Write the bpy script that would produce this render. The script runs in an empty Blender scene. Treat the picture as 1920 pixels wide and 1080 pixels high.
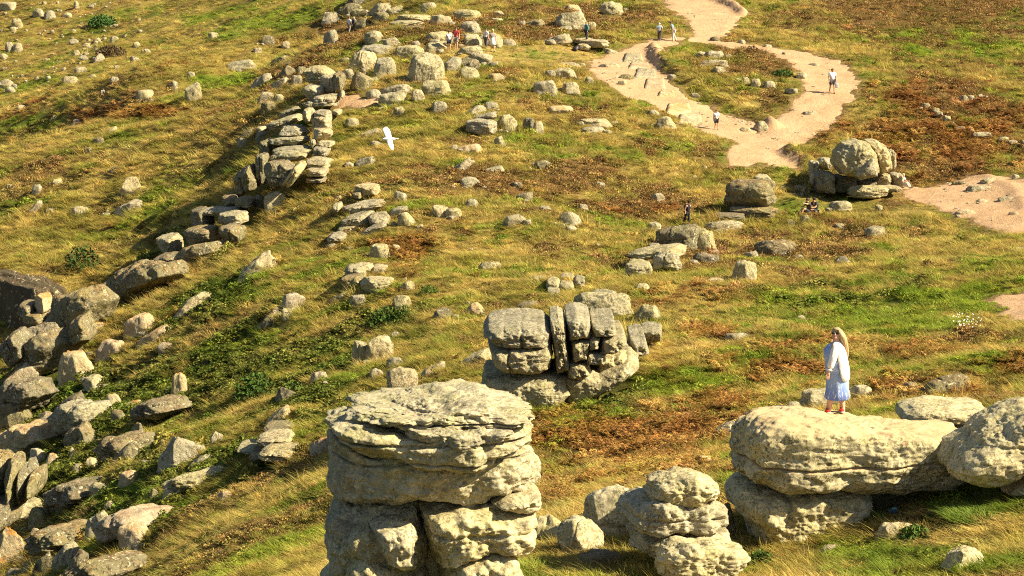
import bpy, math, random
import numpy as np
from mathutils import Vector, Matrix
from mathutils.bvhtree import BVHTree
R = math.radians
SC = bpy.context.scene
COL = SC.collection
rng = np.random.default_rng(7)
random.seed(7)

# ------------------------------------------------------------------ camera, world, sun, exposure
PW, PH, FPX = 1920.0, 1080.0, 4330.0          # photograph size and focal length in its pixels
DIP = math.atan(670.0 / FPX)                   # the camera looks down by this angle
cam = bpy.data.cameras.new('camera')
cam.sensor_width = 36.0
cam.lens = 36.0 * FPX / PW
cam.clip_start, cam.clip_end = 0.5, 3000
cam_o = bpy.data.objects.new('camera', cam)
cam_o.rotation_euler = (math.pi / 2 - DIP, 0, 0)
COL.objects.link(cam_o)
SC.camera = cam_o

SUN_EL, SUN_AZ = R(38), R(14)                  # azimuth measured from +X towards the camera (-Y)
sun_dir = Vector((math.cos(SUN_EL) * math.cos(SUN_AZ), -math.cos(SUN_EL) * math.sin(SUN_AZ), math.sin(SUN_EL)))
world = bpy.data.worlds.new('World')
SC.world = world
world.use_nodes = True
wn = world.node_tree
sky = wn.nodes.new('ShaderNodeTexSky')
sky.sky_type = 'NISHITA'
sky.sun_disc = False
sky.sun_elevation = SUN_EL
sky.sun_rotation = math.atan2(sun_dir.x, sun_dir.y)
wn.links.new(sky.outputs['Color'], wn.nodes['Background'].inputs['Color'])
wn.nodes['Background'].inputs['Strength'].default_value = 0.05
sun = bpy.data.lights.new('sun', 'SUN')
sun.energy = 5.0
sun.angle = R(0.5)
sun.color = (1.0, 0.88, 0.63)
sun_o = bpy.data.objects.new('sun', sun)
sun_o.rotation_euler = sun_dir.to_track_quat('Z', 'Y').to_euler()
COL.objects.link(sun_o)
vs = SC.view_settings
vs.view_transform = 'Standard'
vs.look = 'None'
vs.gamma = 1.0
vs.use_curve_mapping = False
vs.exposure = 1.28
cy = SC.cycles
cy.use_denoising = False
cy.filter_width = 1.1
cy.max_bounces = 5
cy.diffuse_bounces = 3
cy.glossy_bounces = 1
cy.transmission_bounces = 2
cy.caustics_reflective = cy.caustics_refractive = False

# ------------------------------------------------------------------ projection helpers
cD, sD = math.cos(DIP), math.sin(DIP)
def ray(px, py):
    u = (np.asarray(px, float) - PW / 2) / FPX
    v = (PH / 2 - np.asarray(py, float)) / FPX
    return np.stack([u, cD + v * sD, -sD + v * cD], -1)
def at(px, py, D):
    return ray(px, py) * np.asarray(D, float)[..., None]
def project(P):
    P = np.asarray(P, float)
    d = P[..., 1] * cD - P[..., 2] * sD
    v = P[..., 1] * sD + P[..., 2] * cD
    d = np.maximum(d, 1e-3)
    return PW / 2 + FPX * P[..., 0] / d, PH / 2 - FPX * v / d, d

# ------------------------------------------------------------------ noise
_perm = np.random.default_rng(3).permutation(256)
_perm = np.concatenate([_perm, _perm, _perm])
_g3 = np.random.default_rng(4).normal(size=(256, 3))
_g3 /= np.linalg.norm(_g3, axis=1)[:, None]
def pn3(p):
    p = np.asarray(p, float)
    i = np.floor(p).astype(np.int64)
    f = p - i
    i &= 255
    w = f * f * f * (f * (f * 6 - 15) + 10)
    out = np.zeros(p.shape[:-1])
    for dx in (0, 1):
        wx = w[..., 0] if dx else 1 - w[..., 0]
        for dy in (0, 1):
            wy = w[..., 1] if dy else 1 - w[..., 1]
            for dz in (0, 1):
                wz = w[..., 2] if dz else 1 - w[..., 2]
                h = _perm[_perm[_perm[(i[..., 0] + dx) & 255] + ((i[..., 1] + dy) & 255)] + ((i[..., 2] + dz) & 255)]
                g = _g3[h]
                out += wx * wy * wz * (g[..., 0] * (f[..., 0] - dx) + g[..., 1] * (f[..., 1] - dy) + g[..., 2] * (f[..., 2] - dz))
    return out * 1.6
def fbm3(p, o=4, gain=.5, lac=2.03):
    a, s, out = 1.0, 1.0, 0
    for k in range(o):
        out = out + a * pn3(p * s + 17.3 * k)
        a *= gain
        s *= lac
    return out
def n2(x, y, s, seed=0):
    return pn3(np.stack([np.asarray(x) / s, np.asarray(y) / s, np.full(np.shape(x), seed * 7.31 + .37)], -1))
def sstep(a, b, x):
    t = np.clip((x - a) / (b - a), 0, 1)
    return t * t * (3 - 2 * t)

# ------------------------------------------------------------------ terrain: a height field through surveyed points
CT = [(1700,1080,37.5),(1330,1120,38.5),(1900,950,40.5),(1700,985,41.8),(1040,1060,41.5),(820,1200,36.5),(1100,1010,44),(1450,1090,41.0),(1510,1060,41.2),(1600,1020,41.4),(1370,1075,41.0),(1850,850,45),
 (1200,840,70),(1050,860,72),(1200,740,79),(1500,720,78),(1800,700,72),(1920,720,70),(1500,600,100),(1800,600,92),(1300,600,103),(1500,500,126),(1800,500,116),
 (1200,520,124),(1450,420,150),(1250,440,146),(1800,400,148),(1910,430,140),(1600,370,160),(1450,280,172),(1700,250,178),(1343,247,178),(1560,178,188),
 (1850,150,200),(1240,78,212),(1100,95,207),(1300,10,240),(1700,30,238),(1920,0,250),(900,100,198),(850,95,195),(1000,0,245),(760,60,208),(700,0,250),(1050,748,80.5),(1000,760,79.5),(1120,714,82),(1180,672,84),(1228,645,87),(1240,570,106),(960,760,79),
 (500,1000,72),(300,1080,77),(400,950,86),(600,850,86),(700,720,97),(300,850,105),(100,950,107),(0,1080,99),(0,850,127),(100,750,132),(500,700,114),(300,650,133),
 (500,550,131),(700,550,121),(700,400,147),(900,450,135),(900,300,161),(900,200,176),(620,320,159),(450,480,147),(250,580,146),(50,660,145),(560,380,155),(620,180,183),(750,140,187),
 (450,300,184),(300,400,180),(200,470,177),(100,420,186),(30,500,172),(450,180,209),(300,200,216),(100,260,214),(0,300,210),(600,60,234),
 (0,200,325),(200,150,325),(400,100,305),(0,0,430),(300,0,400),(600,0,300),(1100,300,162),(1150,200,180),(1000,400,140),(1300,350,160)]
CP = np.array([at(a, b, c) for a, b, c in CT])
CP = np.vstack([CP, np.array([(-32,157,-29.5),(-42,160,-31),(-36,148,-27.5),(0,14,-9.5),(-16,20,-17),(14,20,-8.5),(-26,60,-30),(-50,100,-42),(-75,190,-38),(30,60,-10.5),(55,150,-13),(85,250,-3),(150,300,8),
                              (-130,300,-38),(-170,450,-20),(0,420,14),(-60,560,6),(110,420,16),(200,600,30),(-250,620,0)], float)])
def tps_k(a, b):
    r2 = ((a[:, None, :] - b[None, :, :]) ** 2).sum(-1) + 1e-9
    return .5 * r2 * np.log(r2)
_c = CP[:, :2] / 100.0
_n = len(CP)
_K = tps_k(_c, _c) + np.eye(_n) * 0.0002
_Pm = np.hstack([np.ones((_n, 1)), _c])
_A = np.block([[_K, _Pm], [_Pm.T, np.zeros((3, 3))]])
_w = np.linalg.solve(_A, np.concatenate([CP[:, 2], np.zeros(3)]))
GX0, GX1, GY0, GY1, GS = -300.0, 260.0, 4.0, 700.0, 1.0
_gx = np.arange(GX0, GX1 + GS, GS)
_gy = np.arange(GY0, GY1 + GS, GS)
_mx, _my = np.meshgrid(_gx, _gy)
_q = np.stack([_mx.ravel(), _my.ravel()], -1) / 100.0
_base = np.concatenate([tps_k(_q[i:i + 20000], _c) @ _w[:_n] + _w[_n] + _q[i:i + 20000] @ _w[_n + 1:] for i in range(0, len(_q), 20000)]).reshape(_mx.shape)
_base = np.clip(_base, -70, 60)
def base_h(x, y):
    fx = np.clip((np.asarray(x, float) - GX0) / GS, 0, len(_gx) - 1.001)
    fy = np.clip((np.asarray(y, float) - GY0) / GS, 0, len(_gy) - 1.001)
    i, j = fx.astype(int), fy.astype(int)
    a, b = fx - i, fy - j
    return (_base[j, i] * (1 - a) + _base[j, i + 1] * a) * (1 - b) + (_base[j + 1, i] * (1 - a) + _base[j + 1, i + 1] * a) * b
def march(px, py, hf):
    """where the rays through photograph pixels meet the height field (first crossing)"""
    px, py = np.atleast_1d(np.asarray(px, float)), np.atleast_1d(np.asarray(py, float))
    r = ray(px, py)
    Ds = np.geomspace(22, 620, 420)
    lo, hi = np.full(len(px), 22.0), np.full(len(px), 620.0)
    done = np.zeros(len(px), bool)
    prev = np.full(len(px), 22.0)
    for D in Ds:
        P = r * D
        below = P[:, 2] < hf(P[:, 0], P[:, 1])
        new = below & ~done
        lo[new], hi[new] = prev[new], D
        done |= below
        prev[:] = D
    for _ in range(22):
        m = (lo + hi) / 2
        P = r * m[:, None]
        b = P[:, 2] < hf(P[:, 0], P[:, 1])
        hi = np.where(b, m, hi)
        lo = np.where(b, lo, m)
    return r * hi[:, None]

# footpaths, outlined on the ground
PATHS = [
 [(1240,-20),(1252,14),(1285,34),(1300,60),(1290,76),(1335,78),(1358,62),(1382,40),(1398,22),(1372,4),(1330,-20)],
 [(1292,72),(1215,77),(1168,92),(1108,110),(1120,142),(1150,166),(1200,186),(1245,206),(1290,228),(1330,250),(1372,264),(1390,282),(1442,264),(1404,226),(1352,206),(1302,190),(1268,165),(1240,132),(1232,102),(1255,86)],
 [(1425,86),(1480,94),(1530,104),(1578,118),(1607,150),(1602,182),(1576,212),(1542,242),(1512,264),(1477,286),(1490,306),(1500,318),(1430,310),(1368,304),(1374,276),(1398,258),(1436,238),(1466,215),(1490,195),(1508,170),(1508,142),(1488,120),(1450,102)],
 [(1328,74),(1362,78),(1430,85),(1445,92),(1420,93),(1350,84)],
 [(1688,345),(1740,352),(1800,334),(1870,329),(1990,345),(1990,440),(1860,427),(1800,402),(1740,386),(1700,366)],
 [(1860,562),(1890,550),(1990,535),(1990,606),(1900,594),(1875,580)],
 [(632,180),(668,172),(700,178),(708,186),(680,196),(640,194)]]
PATHW = [march([p[0] for p in q], [p[1] for p in q], base_h)[:, :2] for q in PATHS]
def seg_d(x, y, a, b):
    ab = b - a
    t = np.clip(((x - a[0]) * ab[0] + (y - a[1]) * ab[1]) / max((ab ** 2).sum(), 1e-9), 0, 1)
    return np.hypot(x - a[0] - t * ab[0], y - a[1] - t * ab[1])
def path_sd(x, y):
    """metres inside (+) or outside (-) the footpaths"""
    x, y = np.asarray(x, float), np.asarray(y, float)
    out = np.full(x.shape, -6.0)
    for Q in PATHW:
        lo, hi = Q.min(0) - 6, Q.max(0) + 6
        m = (x > lo[0]) & (x < hi[0]) & (y > lo[1]) & (y < hi[1])
        if not m.any():
            continue
        X, Y = x[m], y[m]
        d = np.full(X.shape, 1e9)
        ins = np.zeros(X.shape, bool)
        for k in range(len(Q)):
            a, b = Q[k], Q[(k + 1) % len(Q)]
            d = np.minimum(d, seg_d(X, Y, a, b))
            c = (a[1] > Y) != (b[1] > Y)
            ins ^= c & (X < (b[0] - a[0]) * (Y - a[1]) / (b[1] - a[1] + 1e-12) + a[0])
        out[m] = np.maximum(out[m], np.where(ins, d, -d))
    return out + .62 * n2(x, y, 2.6, 51) + .42 * n2(x, y, .8, 52)
BANKS = [([(1226,92),(1232,114),(1250,130),(1290,156),(1330,181),(1370,196),(1424,218),(1450,236)], .5), ([(1242,108),(1270,130),(1312,158)], .4),
         ([(1478,288),(1496,300),(1520,312)], .5), ([(1795,325),(1850,330),(1900,352),(1925,390)], .12), ([(1345,2),(1375,14),(1394,26)], .5)]
BANKW = [(march([p[0] for p in q], [p[1] for p in q], base_h)[:, :2], hh) for q, hh in BANKS]
GULLY = march([-80, 100, 250, 400, 520, 640], [268, 232, 188, 138, 88, 36], base_h)[:, :2] + np.array((-3.0, 15.0))
def height(x, y, dip=True):
    x, y = np.asarray(x, float), np.asarray(y, float)
    left = sstep(2, -16, x)
    near = sstep(75, 45, y)
    sd = path_sd(x, y)
    a = (1.0 - .65 * near) * (1 - .7 * sstep(-1.5, .8, sd))
    h = base_h(x, y) + a * ((.34 + .16 * left) * n2(x, y, 11, 1) + (.30 + .1 * left) * n2(x, y, 4.3, 2) + (.17 + .07 * left) * n2(x, y, 1.9, 3))
    h = h + a * .34 * np.maximum(0, n2(x, y, 2.6, 5) - .1)
    h = h + a * .10 * n2(x, y, .8, 4)
    low = sstep(-11, -17, x) * sstep(128, 112, y)
    h = h + low * (.75 * n2(x, y, 6.5, 8) + .35 * np.abs(n2(x, y, 3.1, 9)))
    far = sstep(230, 330, y)
    h = h + far * (1.5 * n2(x, y, 26, 6) + .7 * n2(x, y, 9, 7))
    m = (y > 170) & (x < 5)
    if m.any():                 # the gully between the near slope and the far hillside
        d = np.full(x[m].shape, 1e9)
        for k in range(len(GULLY) - 1):
            d = np.minimum(d, seg_d(x[m], y[m], GULLY[k], GULLY[k + 1]))
        h = h.copy()
        h[m] -= 8.5 * np.exp(-(d / 11) ** 2)
    for Q, hh in BANKW:
        lo, hi = Q.min(0) - 3, Q.max(0) + 3
        m = (x > lo[0]) & (x < hi[0]) & (y > lo[1]) & (y < hi[1])
        if m.any():
            d = np.full(x[m].shape, 1e9)
            for k in range(len(Q) - 1):
                d = np.minimum(d, seg_d(x[m], y[m], Q[k], Q[k + 1]))
            h = h.copy()
            h[m] += 1.35 * hh * np.exp(-(d / .55) ** 2)
    if dip:
        h = h - .16 * sstep(-.15, .3, sd)
    return h
def gz(x, y):
    return float(height(np.array([x]), np.array([y]))[0])
def ground(px, py):
    """where the rays meet the finished ground: a coarse hit on the smooth terrain, then a fine search around it"""
    px, py = np.atleast_1d(np.asarray(px, float)), np.atleast_1d(np.asarray(py, float))
    b = march(px, py, base_h)
    r = ray(px, py)
    D0 = b[:, 1] * cD - b[:, 2] * sD
    lo, hi, done, prev = D0 * .8, D0 * 1.2, np.zeros(len(px), bool), D0 * .8
    for q in np.linspace(.8, 1.2, 64):
        P = r * (D0 * q)[:, None]
        below = P[:, 2] < height(P[:, 0], P[:, 1])
        new = below & ~done
        lo, hi = np.where(new, prev, lo), np.where(new, D0 * q, hi)
        done |= below
        prev = D0 * q
        if done.all():
            break
    for _ in range(12):
        m = (lo + hi) / 2
        P = r * m[:, None]
        bb = P[:, 2] < height(P[:, 0], P[:, 1])
        hi, lo = np.where(bb, m, hi), np.where(bb, lo, m)
    return r * hi[:, None]

# ------------------------------------------------------------------ small helpers: objects, tags, meshes, materials
def link(o, parent=None):
    COL.objects.link(o)
    if parent is not None:
        o.parent = parent
    return o
def tag(o, label=None, cat=None, group=None, kind=None):
    for k, v in (('label', label), ('category', cat), ('group', group), ('kind', kind)):
        if v:
            o[k] = v
    return o
def empty(name, loc, rz=0.0):
    o = bpy.data.objects.new(name, None)
    o.location = loc
    o.rotation_euler = (0, 0, rz)
    o.empty_display_size = .2
    return link(o)
def mesh_np(name, V, F, smooth=True):
    """V (n,3), F list of equal-length index rows (quads or tris)"""
    me = bpy.data.meshes.new(name)
    V = np.asarray(V, np.float32)
    F = np.asarray(F, np.int32)
    k = F.shape[1]
    me.vertices.add(len(V))
    me.vertices.foreach_set('co', V.ravel())
    me.loops.add(F.size)
    me.loops.foreach_set('vertex_index', F.ravel())
    me.polygons.add(len(F))
    me.polygons.foreach_set('loop_start', np.arange(0, F.size, k, dtype=np.int32))
    me.polygons.foreach_set('loop_total', np.full(len(F), k, np.int32))
    me.polygons.foreach_set('use_smooth', np.full(len(F), smooth))
    me.update(calc_edges=True)
    return me
def obj(name, me, mat=None, parent=None, loc=(0, 0, 0)):
    o = bpy.data.objects.new(name, me)
    o.location = loc
    if mat is not None and not me.materials:
        me.materials.append(mat)
    return link(o, parent)
def vattr(me, name, arr, kind='FLOAT_COLOR'):
    a = me.attributes.new(name, kind, 'POINT')
    arr = np.asarray(arr, np.float32)
    if kind == 'FLOAT_COLOR':
        if arr.shape[-1] == 3:
            arr = np.concatenate([arr, np.ones((len(arr), 1), np.float32)], 1)
        a.data.foreach_set('color', arr.ravel())
    elif kind == 'FLOAT':
        a.data.foreach_set('value', arr.ravel())
    elif kind == 'FLOAT_VECTOR':
        a.data.foreach_set('vector', arr.ravel())
    elif kind == 'INT':
        a.data.foreach_set('value', np.asarray(arr, np.int32).ravel())

class NT:
    """tiny node builder"""
    def __init__(self, name, rough=.9, spec=.2):
        self.m = bpy.data.materials.new(name)
        self.m.use_nodes = True
        self.t = self.m.node_tree
        self.b = self.t.nodes['Principled BSDF']
        self.b.inputs['Roughness'].default_value = rough
        self.b.inputs['Specular IOR Level'].default_value = spec
    def n(self, ty, **kw):
        nd = self.t.nodes.new(ty)
        for k, v in kw.items():
            setattr(nd, k, v)
        return nd
    def l(self, a, b):
        self.t.links.new(a, b)
    def noise(self, vec, scale, detail=4, rough=.55, dist=0.0):
        nd = self.n('ShaderNodeTexNoise')
        nd.inputs['Scale'].default_value = scale
        nd.inputs['Detail'].default_value = detail
        nd.inputs['Roughness'].default_value = rough
        nd.inputs['Distortion'].default_value = dist
        if vec is not None:
            self.l(vec, nd.inputs['Vector'])
        return nd.outputs['Fac']
    def ramp(self, fac, a, b, lo=0., hi=1.):
        nd = self.n('ShaderNodeMapRange')
        nd.inputs['From Min'].default_value = a
        nd.inputs['From Max'].default_value = b
        nd.inputs['To Min'].default_value = lo
        nd.inputs['To Max'].default_value = hi
        self.l(fac, nd.inputs['Value'])
        return nd.outputs['Result']
    def mix(self, fac, a, b, mode='MIX'):
        nd = self.n('ShaderNodeMix', data_type='RGBA', blend_type=mode)
        for sock, v in ((nd.inputs['Factor'], fac), (nd.inputs['A'], a), (nd.inputs['B'], b)):
            pass
        fi, ai, bi = nd.inputs[0], nd.inputs[6], nd.inputs[7]
        for sock, v in ((fi, fac), (ai, a), (bi, b)):
            if hasattr(v, 'links'):
                self.l(v, sock)
            elif isinstance(v, (int, float)):
                sock.default_value = v
            else:
                sock.default_value = (*v, 1.0)
        return nd.outputs[2]
    def math(self, op, a, b=None):
        nd = self.n('ShaderNodeMath', operation=op)
        for sock, v in ((nd.inputs[0], a), (nd.inputs[1], b)):
            if v is None:
                continue
            if hasattr(v, 'links'):
                self.l(v, sock)
            else:
                sock.default_value = v
        return nd.outputs[0]
    def bump(self, h, strength=.5, dist=.05):
        nd = self.n('ShaderNodeBump')
        nd.inputs['Strength'].default_value = strength
        nd.inputs['Distance'].default_value = dist
        self.l(h, nd.inputs['Height'])
        self.l(nd.outputs['Normal'], self.b.inputs['Normal'])
    def out(self, col):
        if hasattr(col, 'links'):
            self.l(col, self.b.inputs['Base Color'])
        else:
            self.b.inputs['Base Color'].default_value = (*col, 1)
        return self.m
def plain(name, col, rough=.8, vary=.12, scale=30):
    t = NT(name, rough)
    g = t.n('ShaderNodeNewGeometry')
    f = t.noise(g.outputs['Position'], scale, 3)
    c2 = tuple(max(0, c * (1 - vary * 2)) for c in col)
    return t.out(t.mix(t.ramp(f, .3, .7), c2, col))

def granite(name, lichen=.5, bs=1.0, pale=1.0, orange=0.0, worn=0.0, dark=.45, pink=0.0, sc=1.0):
    """weathered granite: cream crystals, grey-green and yellow lichen, black crusts, white crust rings, orange lichen on crests"""
    t = NT(name, .92, .15)
    g = t.n('ShaderNodeNewGeometry')
    pos = g.outputs['Position']
    oi = t.n('ShaderNodeObjectInfo')
    sep = t.n('ShaderNodeSeparateXYZ')
    t.l(g.outputs['Normal'], sep.inputs[0])
    up = sep.outputs['Z']
    big = t.noise(pos, .55 * sc, 5, .6, .3)
    mid = t.noise(pos, 2.6 * sc, 6, .68, .4)
    fine = t.noise(pos, 11 * sc, 5, .72)
    tiny = t.noise(pos, 42 * sc, 3, .6)
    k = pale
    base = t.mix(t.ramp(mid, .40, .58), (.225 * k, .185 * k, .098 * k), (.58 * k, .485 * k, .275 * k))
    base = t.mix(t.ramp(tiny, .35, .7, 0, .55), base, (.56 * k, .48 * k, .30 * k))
    if pink:
        base = t.mix(pink, base, (.47 * k, .33 * k, .21 * k))
    base = t.mix(t.ramp(big, .42, .62, 0, .55), base, (.31 * k, .26 * k, .15 * k))
    # yellow-green lichen
    lf = t.math('MULTIPLY', t.ramp(t.math('ADD', t.math('MULTIPLY', fine, .55), t.math('MULTIPLY', big, .55)), .50, .62), lichen)
    base = t.mix(lf, base, (.41, .37, .145))
    # black and grey crusts
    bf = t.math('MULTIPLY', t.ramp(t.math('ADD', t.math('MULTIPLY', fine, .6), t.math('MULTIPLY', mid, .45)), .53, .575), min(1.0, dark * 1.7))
    base = t.mix(bf, base, (.075, .066, .040))
    # pale crust patches
    wf = t.ramp(t.noise(pos, 5.5 * sc, 3, .5, 1.2), .62, .655, 0, .8)
    base = t.mix(wf, base, (.64, .56, .37))
    st = t.ramp(t.noise(pos, 1.35 * sc, 5, .62, .8), .50, .60, 0, .6)
    base = t.mix(st, base, (.50 * k, .435 * k, .27 * k))
    st2 = t.ramp(t.noise(pos, .9 * sc, 6, .7, 1.0), .56, .64, 0, .5)
    base = t.mix(st2, base, (.15 * k, .125 * k, .07 * k))
    if worn:
        wm = t.math('MULTIPLY', t.ramp(t.math('ADD', up, t.math('MULTIPLY', t.math('SUBTRACT', big, .5), .9)), .62, .86), worn)
        base = t.mix(wm, base, (.50, .385, .225))
    if orange:
        om = t.math('MULTIPLY', t.ramp(t.math('ADD', t.noise(pos, 1.3 * sc, 5, .7), t.math('MULTIPLY', up, .28)), .66, .78), orange)
        base = t.mix(om, base, (.52, .20, .03))
    hs = t.n('ShaderNodeHueSaturation')
    t.l(t.ramp(oi.outputs['Random'], 0, 1, .88, 1.12), hs.inputs['Value'])
    t.l(t.ramp(oi.outputs['Random'], 0, 1, .85, 1.12), hs.inputs['Saturation'])
    t.l(base, hs.inputs['Color'])
    t.bump(t.math('ADD', t.math('MULTIPLY', fine, .8), t.math('ADD', t.math('MULTIPLY', mid, 1.2), t.math('MULTIPLY', tiny, .25))), bs, .10 / sc)
    return t.out(hs.outputs['Color'])
M = {
 'g': granite('granite', .45, .9, 1.0, 0, 0, .42, 0, .8),
 'p': granite('pale_granite', .2, .9, 1.04, 0, 0, .4, .25, .6),
 'd': granite('shade_dark_granite', .4, .9, .5, .1, 0, .6, 0, .8),  # darker copy of granite: black crusts, plus shade put into the colour
 'o': granite('orange_lichen_granite', .25, .9, 1.05, .7, 0, .25, .45, .8),
 'k': granite('pinkish_granite', .12, .9, 1.1, .25, 0, .2, .6, .8),
 't': granite('shaggy_lichen_granite', .8, .6, 1.04, 0, 0, .3, 0, 1.6),
 'w': granite('worn_granite', .4, .35, 1.06, .12, .7, .5, 0, 1.5),
 'f': granite('foreground_granite', .4, .4, 1.08, 0, 0, .42, 0, 1.6),
 'c': granite('shade_dark_cliff_rock', .0, .9, .24, 0, 0, .3, .85, .5),  # reddish rock, its tone cut down to put the cliff's shade into the colour
}

# ------------------------------------------------------------------ vegetation mix over the ground (surveyed patches + clumpy noise)
VEG = {
 'green': [(1100,775,110,45,.7),(1250,720,170,28,.6),(1420,672,160,24,.6),(1650,605,210,34,.62),(1800,562,130,34,.66),(1450,560,160,28,.5),(1690,1045,160,45,.6),(1780,75,150,50,.6),(1850,945,120,40,.8),(1640,1045,220,60,.45),(480,40,190,38,.5),(60,228,90,20,.7),(440,150,140,12,.6),(1500,620,320,60,.34),(1750,560,200,60,.45),
   (1600,690,150,30,.3),(1090,760,90,80,.42),(450,660,160,70,.42),(250,780,220,70,.42),(100,740,120,30,.65),(450,560,130,60,.38),(700,430,150,30,.3),(800,380,110,35,.38),(1150,290,320,40,.28),
   (1370,290,60,20,.5),(600,960,130,70,.36),(230,920,100,50,.5),(1550,480,300,50,.2),(350,430,160,40,.25),(1470,388,40,25,.5),(920,122,40,8,.5),(1160,15,60,20,.55),(730,300,120,40,.25),
   (640,690,120,50,.35),(190,60,30,20,.4),(330,150,60,10,.4),(1710,95,60,20,.6),(1850,40,60,20,.4),(500,1020,150,60,.3)],
 'rust': [(1170,830,210,65,.62),(1300,800,130,50,.5),(1600,655,260,32,.36),(1480,695,210,28,.42),(1850,690,130,45,.36),(1760,250,230,90,.5),(200,212,210,16,.5),(60,190,80,15,.3),(760,480,60,45,.62),
   (1330,625,70,15,.5),(1370,765,70,45,.55),(1280,560,160,28,.3),(1700,735,200,20,.35),(1230,395,80,10,.55),(300,170,60,10,.3),(1100,600,40,20,.2),(850,65,40,20,.3),(1050,930,60,40,.3)],
 'heather': [(1750,15,280,60,.75),(1410,115,110,45,.55),(1050,40,230,45,.6),(1250,225,160,25,.36),(1000,340,280,45,.46),(1400,470,230,55,.5),(1600,430,180,35,.48),(1750,310,190,60,.6),(580,150,130,40,.45),
   (880,330,110,30,.3),(1180,390,190,35,.5),(1800,190,170,70,.6),(1090,210,160,30,.4),(820,60,160,35,.5),(400,190,90,25,.3),(690,60,120,40,.5),(1250,30,80,30,.3),(1200,490,160,25,.3)],
 'scrub': [(450,690,200,85,.55),(610,660,120,50,.5),(250,745,220,80,.55),(120,880,150,120,.55),(300,865,200,60,.5),(200,960,170,70,.55),(700,590,130,40,.42),(420,560,120,50,.4),(100,720,120,60,.5),(1640,565,200,30,.36),(1150,740,150,40,.36),(560,740,120,50,.5),(380,480,100,40,.4)],
 'straw': [(500,1030,200,60,.3),(450,900,200,60,.2),(1350,720,150,50,.25),(900,480,250,60,.2),(1650,310,250,30,.2),(965,103,160,13,1.1),(300,330,300,90,.2),(1500,560,300,40,.15)],
}
def veg_weights(x, y, z):
    px, py, d = project(np.stack([x, y, z], -1))
    x = x * (1 - .62 * sstep(-2, -12, x))          # the steep left slope is streaked down its fall line
    out = {}
    for k, (sd, s) in {'green': (11, 3.4), 'rust': (12, 2.6), 'heather': (13, 3.0), 'straw': (14, 4.0), 'scrub': (15, 2.4)}.items():
        s = s * (1 + np.clip((d - 90) / 160, 0, 1.6) * .5)
        a = np.full(np.shape(x), {'green': .19, 'rust': -.02, 'heather': .11, 'straw': .1, 'scrub': -.06}[k])
        for cx, cy_, rx, ry, amt in VEG[k]:
            a = np.maximum(a, amt * np.exp(-((px - cx) / rx) ** 2 - ((py - cy_) / ry) ** 2))
        nz = .50 * n2(x, y, s, sd) + .42 * n2(x, y, s * .32, sd + 20) + .25 * n2(x, y, s * .12, sd + 40)
        out[k] = sstep(.02, .30, a + .62 * nz - .16)
    return out, px, py, d
C_SCRUB = np.array((.095, .125, .022))
C_STRAW, C_OLIVE, C_GREEN = np.array((.50, .375, .108)), np.array((.29, .25, .052)), np.array((.13, .21, .02))
C_BRIGHT, C_RUST, C_HEATH, C_DRY = np.array((.26, .33, .03)), np.array((.25, .108, .033)), np.array((.23, .125, .055)), np.array((.62, .46, .15))
def veg_colour(x, y, z):
    w, px, py, d = veg_weights(x, y, z)
    xs = x * (1 - .62 * sstep(-2, -12, x))
    m = (.5 + .9 * n2(xs, y, 5.0, 31) + .8 * n2(xs, y, 1.2, 32)).clip(0, 1)[..., None]
    c = C_OLIVE * (1 - m) + C_STRAW * m
    c = c * (1 - w['straw'][..., None] * .7) + C_DRY * w['straw'][..., None] * .7
    br = (1.9 * n2(xs, y, .75, 34) - .25).clip(0, .75)[..., None]
    c = c * (1 - br) + np.array((.24, .165, .062)) * br
    g = C_GREEN + (C_BRIGHT - C_GREEN) * (.35 + .9 * n2(x, y, 2.2, 33)).clip(0, 1)[..., None]
    for k, cc in (('green', g), ('heather', C_HEATH), ('rust', C_RUST), ('scrub', C_SCRUB)):
        kk = w[k][..., None] * (.82 if k != 'heather' else .75)
        c = c * (1 - kk) + cc * kk
    return c, w, px, py, d

# ------------------------------------------------------------------ ground sheet
def build_ground():
    ys = np.geomspace(15, 660, 800)
    ts = np.linspace(-1, 1, 520)
    ts = .75 * ts + .25 * ts ** 3
    X = ts[None, :] * (.33 * ys[:, None] + 12)
    Y = np.repeat(ys[:, None], len(ts), 1)
    Z = height(X, Y)
    ny, nx = X.shape
    V = np.stack([X, Y, Z], -1).reshape(-1, 3)
    i = np.arange(ny * nx).reshape(ny, nx)
    F = np.stack([i[:-1, :-1], i[:-1, 1:], i[1:, 1:], i[1:, :-1]], -1).reshape(-1, 4)
    me = mesh_np('ground', V, F)
    c, w, *_ = veg_colour(V[:, 0], V[:, 1], V[:, 2])
    sd = path_sd(V[:, 0], V[:, 1])
    soil = sstep(-.55, -.05, sd)[:, None]
    c = c * (1 - soil) + np.array((.34, .22, .115)) * soil
    vattr(me, 'veg', c)
    t = NT('turf', .95, .1)
    a = t.n('ShaderNodeAttribute', attribute_name='veg')
    g = t.n('ShaderNodeNewGeometry')
    f1 = t.noise(g.outputs['Position'], 2.2, 6, .7, .6)
    f2 = t.noise(g.outputs['Position'], 13, 4, .7)
    k = t.mix(t.ramp(f1, .34, .66), (.42, .42, .4), (.98, .95, .9))
    k2 = t.mix(t.ramp(f2, .32, .68), (.5, .5, .5), (1.2, 1.17, 1.1))
    col = t.mix(1.0, t.mix(1.0, a.outputs['Color'], k, 'MULTIPLY'), k2, 'MULTIPLY')
    t.bump(t.math('ADD', f1, t.math('MULTIPLY', f2, .5)), .8, .25)
    return tag(obj('ground', me, t.out(col)), kind='structure')
ground_o = build_ground()

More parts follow.
